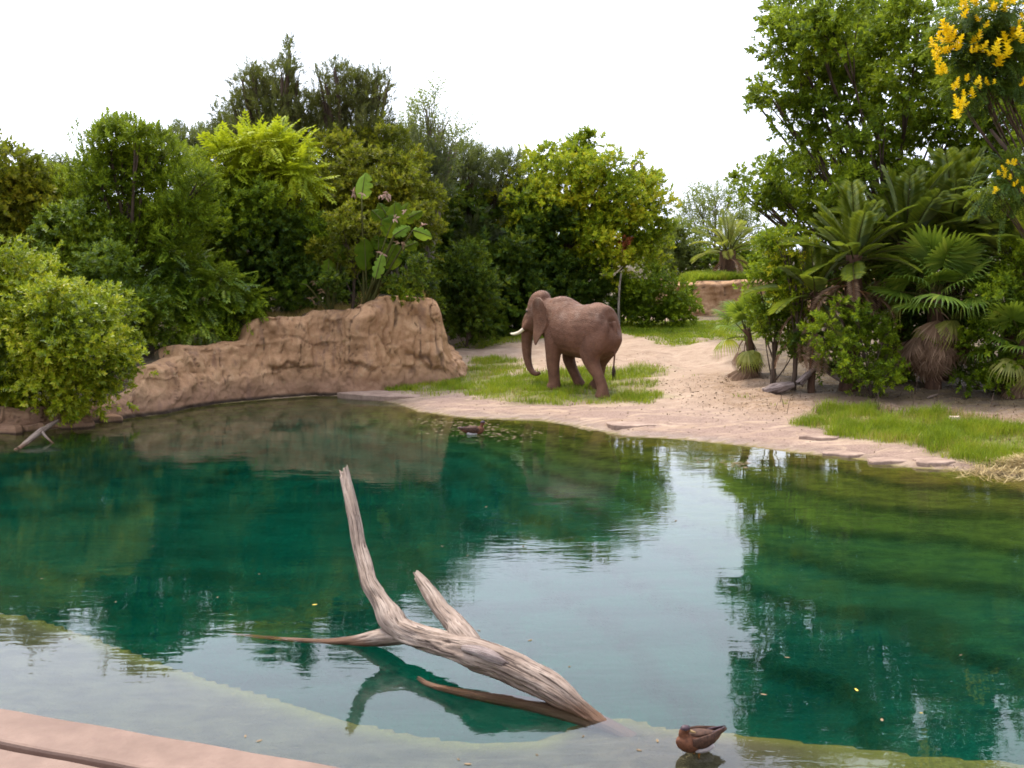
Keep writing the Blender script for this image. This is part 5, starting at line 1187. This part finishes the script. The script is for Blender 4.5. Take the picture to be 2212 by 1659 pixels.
for i, (px, py, lab) in enumerate([(1862, 994, 'small green grass tuft on open sand below the young fan palm'), (2170, 992, 'scattered low green weeds in front of the fallen logs'), (1950, 1012, 'tiny weed tuft on the sand left of the logs'), (1725, 940, 'thin grass tuft on the sand right of the elephant')]):
    g = ground_at(*from_photo(px, py)); q = .35 if i == 1 else .18
    grass('grass', lab, [(g[0]-q*1.6, g[1]-q*.5), (g[0]+q*1.6, g[1]-q*.5), (g[0]+q*1.6, g[1]+q*.5), (g[0]-q*1.6, g[1]+q*.5)], 90 if i else 160, .06, .18, .018, 'grass', 20 + i, use_mask=False)

# straw heap at the right edge of the shore
g = ground_at(2228, 1010); r = np.random.default_rng(8); n = 1800
c = np.column_stack([g[0] + r.normal(0, .6, n), g[1] + r.normal(0, .35, n)]); zz = gza(c) + .02 + .30 * np.exp(-(((c[:, 0] - g[0] - .3) / .9) ** 2 + ((c[:, 1] - g[1] - .1) / .4) ** 2)) * r.random(n)
az = r.uniform(0, 3.14, n); L = r.uniform(.08, .22, n); d = np.column_stack([np.cos(az) * L, np.sin(az) * L, r.normal(0, .04, n)]); s = np.column_stack([-np.sin(az), np.cos(az), np.zeros(n)]) * .006
b = np.column_stack([c, np.maximum(zz, .015)]); V = np.stack([b - d - s, b - d + s, b + d + s, b + d - s], 1).reshape(-1, 3)
o = obj('straw', mesh_np('straw', V, np.arange(4 * n).reshape(-1, 4), M['straw'])); tag(o, 'scattered pale straw at the right end of the shore', 'straw', kind='stuff')

# ------------------------------------------------------------------ shore slabs and stones
def slab(label, px, py, wpx, h, seed, name='shore_slab', mat='slab', asp=.5, group=None):
    g = ground_at(*from_photo(px, py)); r = np.random.default_rng(seed); a = wpx * .8641 * g[1] / FD * .5; n = 22; V = []; F = []
    h *= .55; prof = 1 + .34 * vnoise(np.cos(np.arange(n) / n * 6.283) * 1.7 + seed, np.sin(np.arange(n) / n * 6.283) * 1.7, 0, seed) + r.uniform(-.06, .06, n)
    for q, z in ((1.03, -.25), (1.05, h * .55), (1.0, h * .9), (.9, h), (.55, h * 1.06), (.2, h * 1.04)):
        for j in range(n):
            th = 6.283 * j / n; x, y = math.cos(th) * a * prof[j] * q, math.sin(th) * a * asp * prof[j] * q
            V.append((x, y, z + (.25 * h * float(vnoise(x * 4, y * 4, 0, seed)) if z > 0 else 0)))
    for i in range(5):
        for j in range(n): F.append((i*n+j, i*n+(j+1)%n, (i+1)*n+(j+1)%n, (i+1)*n+j))
    F.append(tuple(5*n+j for j in range(n)))
    o = obj(name, mesh_np(name, V, F, M[mat], smooth=False), None, (g[0], g[1], max(g[2], 0) - .01)); o.rotation_euler = (0, 0, r.uniform(-.25, .1)); tag(o, label, 'rock', group, 'thing'); return o
for i, (px, py, w_, h, lab) in enumerate([(2340,1155,105,.10,'flat pale slab at the waterline below the near grass strip'), (2225,1152,120,.09,'long pale slab left of the waterline slab below the grass'), (2120,1134,110,.08,'low slab at the water edge below the left end of the grass strip'),
      (2045,1092,95,.08,'pale flat slab touching the left end of the near grass strip'), (1585,1062,120,.07,'raised mauve slab on the shore right of the elephant')]):
    slab(lab, px, py, w_, h, 70 + i)
slab('smooth grey rock apron between the wall foot and the water', 985, 985, 230, .10, 90, asp=.45)
slab('round pale stone sitting in the near grass strip', 2385, 1055, 26, .30, 91, 'stone', 'stone', .8)
LR = 'low rocks along the waterline under the left bush'
for i, (px, py, w_, lab) in enumerate([(20,1072,110,'low brown rock at the waterline in the far left corner'), (85,1068,100,'low brown rock under the left bush, second from the edge'), (170,1060,110,'low brown rock under the middle of the left bush'), (250,1048,90,'low brown rock under the right side of the left bush')]):
    g = w2(px, py + 6); r_ = slab(lab, px, py + 8, w_, .42, 95 + i, 'shore_rock', 'rock', .7, LR); r_.location = (g[0], g[1] + .1, -.08)

# ------------------------------------------------------------------ floating leaves, twigs
LV = []
for k in range(4):
    rr = np.random.default_rng(k); n = 8; V = [(0, 0, .004)]; F = []
    for j in range(n):
        a = 6.283 * j / n; V.append((math.cos(a) * .5 * (1.15 if j in (0,) else 1), math.sin(a) * .22 * rr.uniform(.8, 1.2), .012 + .02 * rr.random()))
    F = [(0, 1 + j, 1 + (j + 1) % n) for j in range(n)]
    LV.append((mesh_np('floating_leaf', V, F, M['leaf_tan']), mesh_np('floating_leaf', V, F, M['leaf_yellow'])))
spots = [(680,1306,1),(150,1380,0),(1042,1345,0),(1035,1362,0),(1145,1383,0),(640,1505,0),(530,1590,0),(560,1600,0),(780,1645,0),(990,1640,0),(1010,1650,0),(1330,1600,0),(1050,1095,0),(1460,1125,0),(1205,1012,0),(955,1180,0),(1010,1200,0),(760,1110,1),(470,1290,0),(330,1180,0),
         (1905,1465,1),(1990,1540,1),(2075,1415,0),(1960,1625,1),(1905,1555,0),(1850,1490,1),(2210,1400,0),(1650,1500,0),(1700,1420,0),(1340,1250,0),(1230,1440,0),(560,1240,0),(480,1150,0),(250,1300,0),(90,1250,0),(700,1220,0),(870,1090,0),(1130,1180,0),(1560,1380,0),(1380,1620,0),(1420,1600,0),(380,1600,0),(1160,1630,0),(1260,1590,0)]
r = np.random.default_rng(77)
for i, (dx, dy, y_) in enumerate([q_ for k_, q_ in enumerate(spots) if k_ % 3 != 2]):
    p = at_z(dx, dy, .004); o = obj('floating_leaf', LV[i % 4][y_], None, tuple(p)); o.scale = (r.uniform(.035, .075),) * 3; o.rotation_euler = (0, 0, r.uniform(0, 6.28))
    col_ = 'yellow' if y_ else 'tan'
    where = ('above the driftwood log, towards the rock wall' if dy < 1200 and dx < 1100 else 'in the bright sky reflection right of the driftwood' if 1000 < dx < 1720 and dy < 1560 else 'on the dark green water at the right' if dx >= 1720
             else 'in the shallows along the bottom of the picture' if dy > 1560 else 'on the dark green water left of the driftwood')
    tag(o, col_ + ' fallen leaf floating ' + where, 'leaf', col_ + ' leaves floating on the pond')
# pale scum flecks near the far bank
n = 260; P = []
for cx_, cy_, sx_, sy_, m_ in ((955, 912, 26, 5, 60), (1015, 928, 45, 8, 120), (1100, 940, 40, 7, 50), (1580, 1000, 40, 8, 50)):
    for _ in range(m_): P.append(at_z(cx_ + r.normal() * sx_, cy_ + r.normal() * sy_, .003))
P = np.array(P); n = len(P); a = r.uniform(.02, .07, n)
V = np.stack([P + np.column_stack([-a, a * 0, a * 0]), P + np.column_stack([a * 0, -a * .6, a * 0]), P + np.column_stack([a, a * 0, a * 0]), P + np.column_stack([a * 0, a * .6, a * 0])], 1).reshape(-1, 3)
o = obj('pond_flecks', mesh_np('pond_flecks', V, np.arange(4 * n).reshape(-1, 4), M['leaf_tan'])); tag(o, 'pale flecks of floating plant debris near the far bank', 'debris', kind='stuff')
# dry upright stems on the litter of the right bank
for i in range(34):
    dx, dy = r.uniform(1650, 2190), r.uniform(835, 905)
    if i < 8: dx, dy = r.uniform(1655, 1760), r.uniform(800, 850)
    g = ground_at(dx, dy); L = r.uniform(.15, .5) * (1.8 if i < 8 else 1); mb = MB(); ln = r.normal(size=2) * .18
    mb.tube([(0, 0, -.03), (ln[0] * L * .5, ln[1] * L * .5, L * .5), (ln[0] * L, ln[1] * L, L)], [.009, .007, .003], 4)
    o = obj('dry_stem', mb.mesh('dry_stem', M['twig']), None, tuple(g)); tag(o, ('tall thin dry stem just right of the young fan palm' if i < 8 else 'thin dry stem on the sand left of and below the leaning log' if dx < 1830 else 'thin dry stem on the sand below the big fan palm' if dx < 2060 else 'thin dry stem on the sand near the right edge'), 'twig', 'dry stems on the right bank')

# leaf litter, bark bits and dung crumbs on the right bank and the beach
n = 5200; P = np.column_stack([r.uniform(4.5, 15, n), r.uniform(20, 33, n)]); P[:900] = np.column_stack([r.uniform(-3, 6, 900), r.uniform(25, 38, 900)])
f = ground_fields(P); ok = (f['s'] > .25) & (~f['near']); ok &= r.random(n) < np.where(np.arange(n) < 900, .7, sstep(.5, 5, f['s']) * .9 + .08); P = P[ok]; n = len(P); az = r.uniform(0, 6.28, n); a = r.uniform(.012, .05, n)
c = np.column_stack([P, gza(P) + .012]); u = np.column_stack([np.cos(az) * a, np.sin(az) * a, r.normal(0, .012, n)]); v = np.column_stack([-np.sin(az) * a * .45, np.cos(az) * a * .45, r.normal(0, .010, n)])
V = np.stack([c - u, c + v, c + u, c - v], 1).reshape(-1, 3)
o = obj('leaf_litter', mesh_np('leaf_litter', V, np.arange(4 * n).reshape(-1, 4), leaf_mat('litter', [(.05,.03,.018), (.13,.08,.045), (.28,.19,.10)], trans=.05, tcol=(.2,.12,.05)))); tag(o, 'brown leaf litter scattered over the sandy right bank', 'leaf litter', kind='stuff')
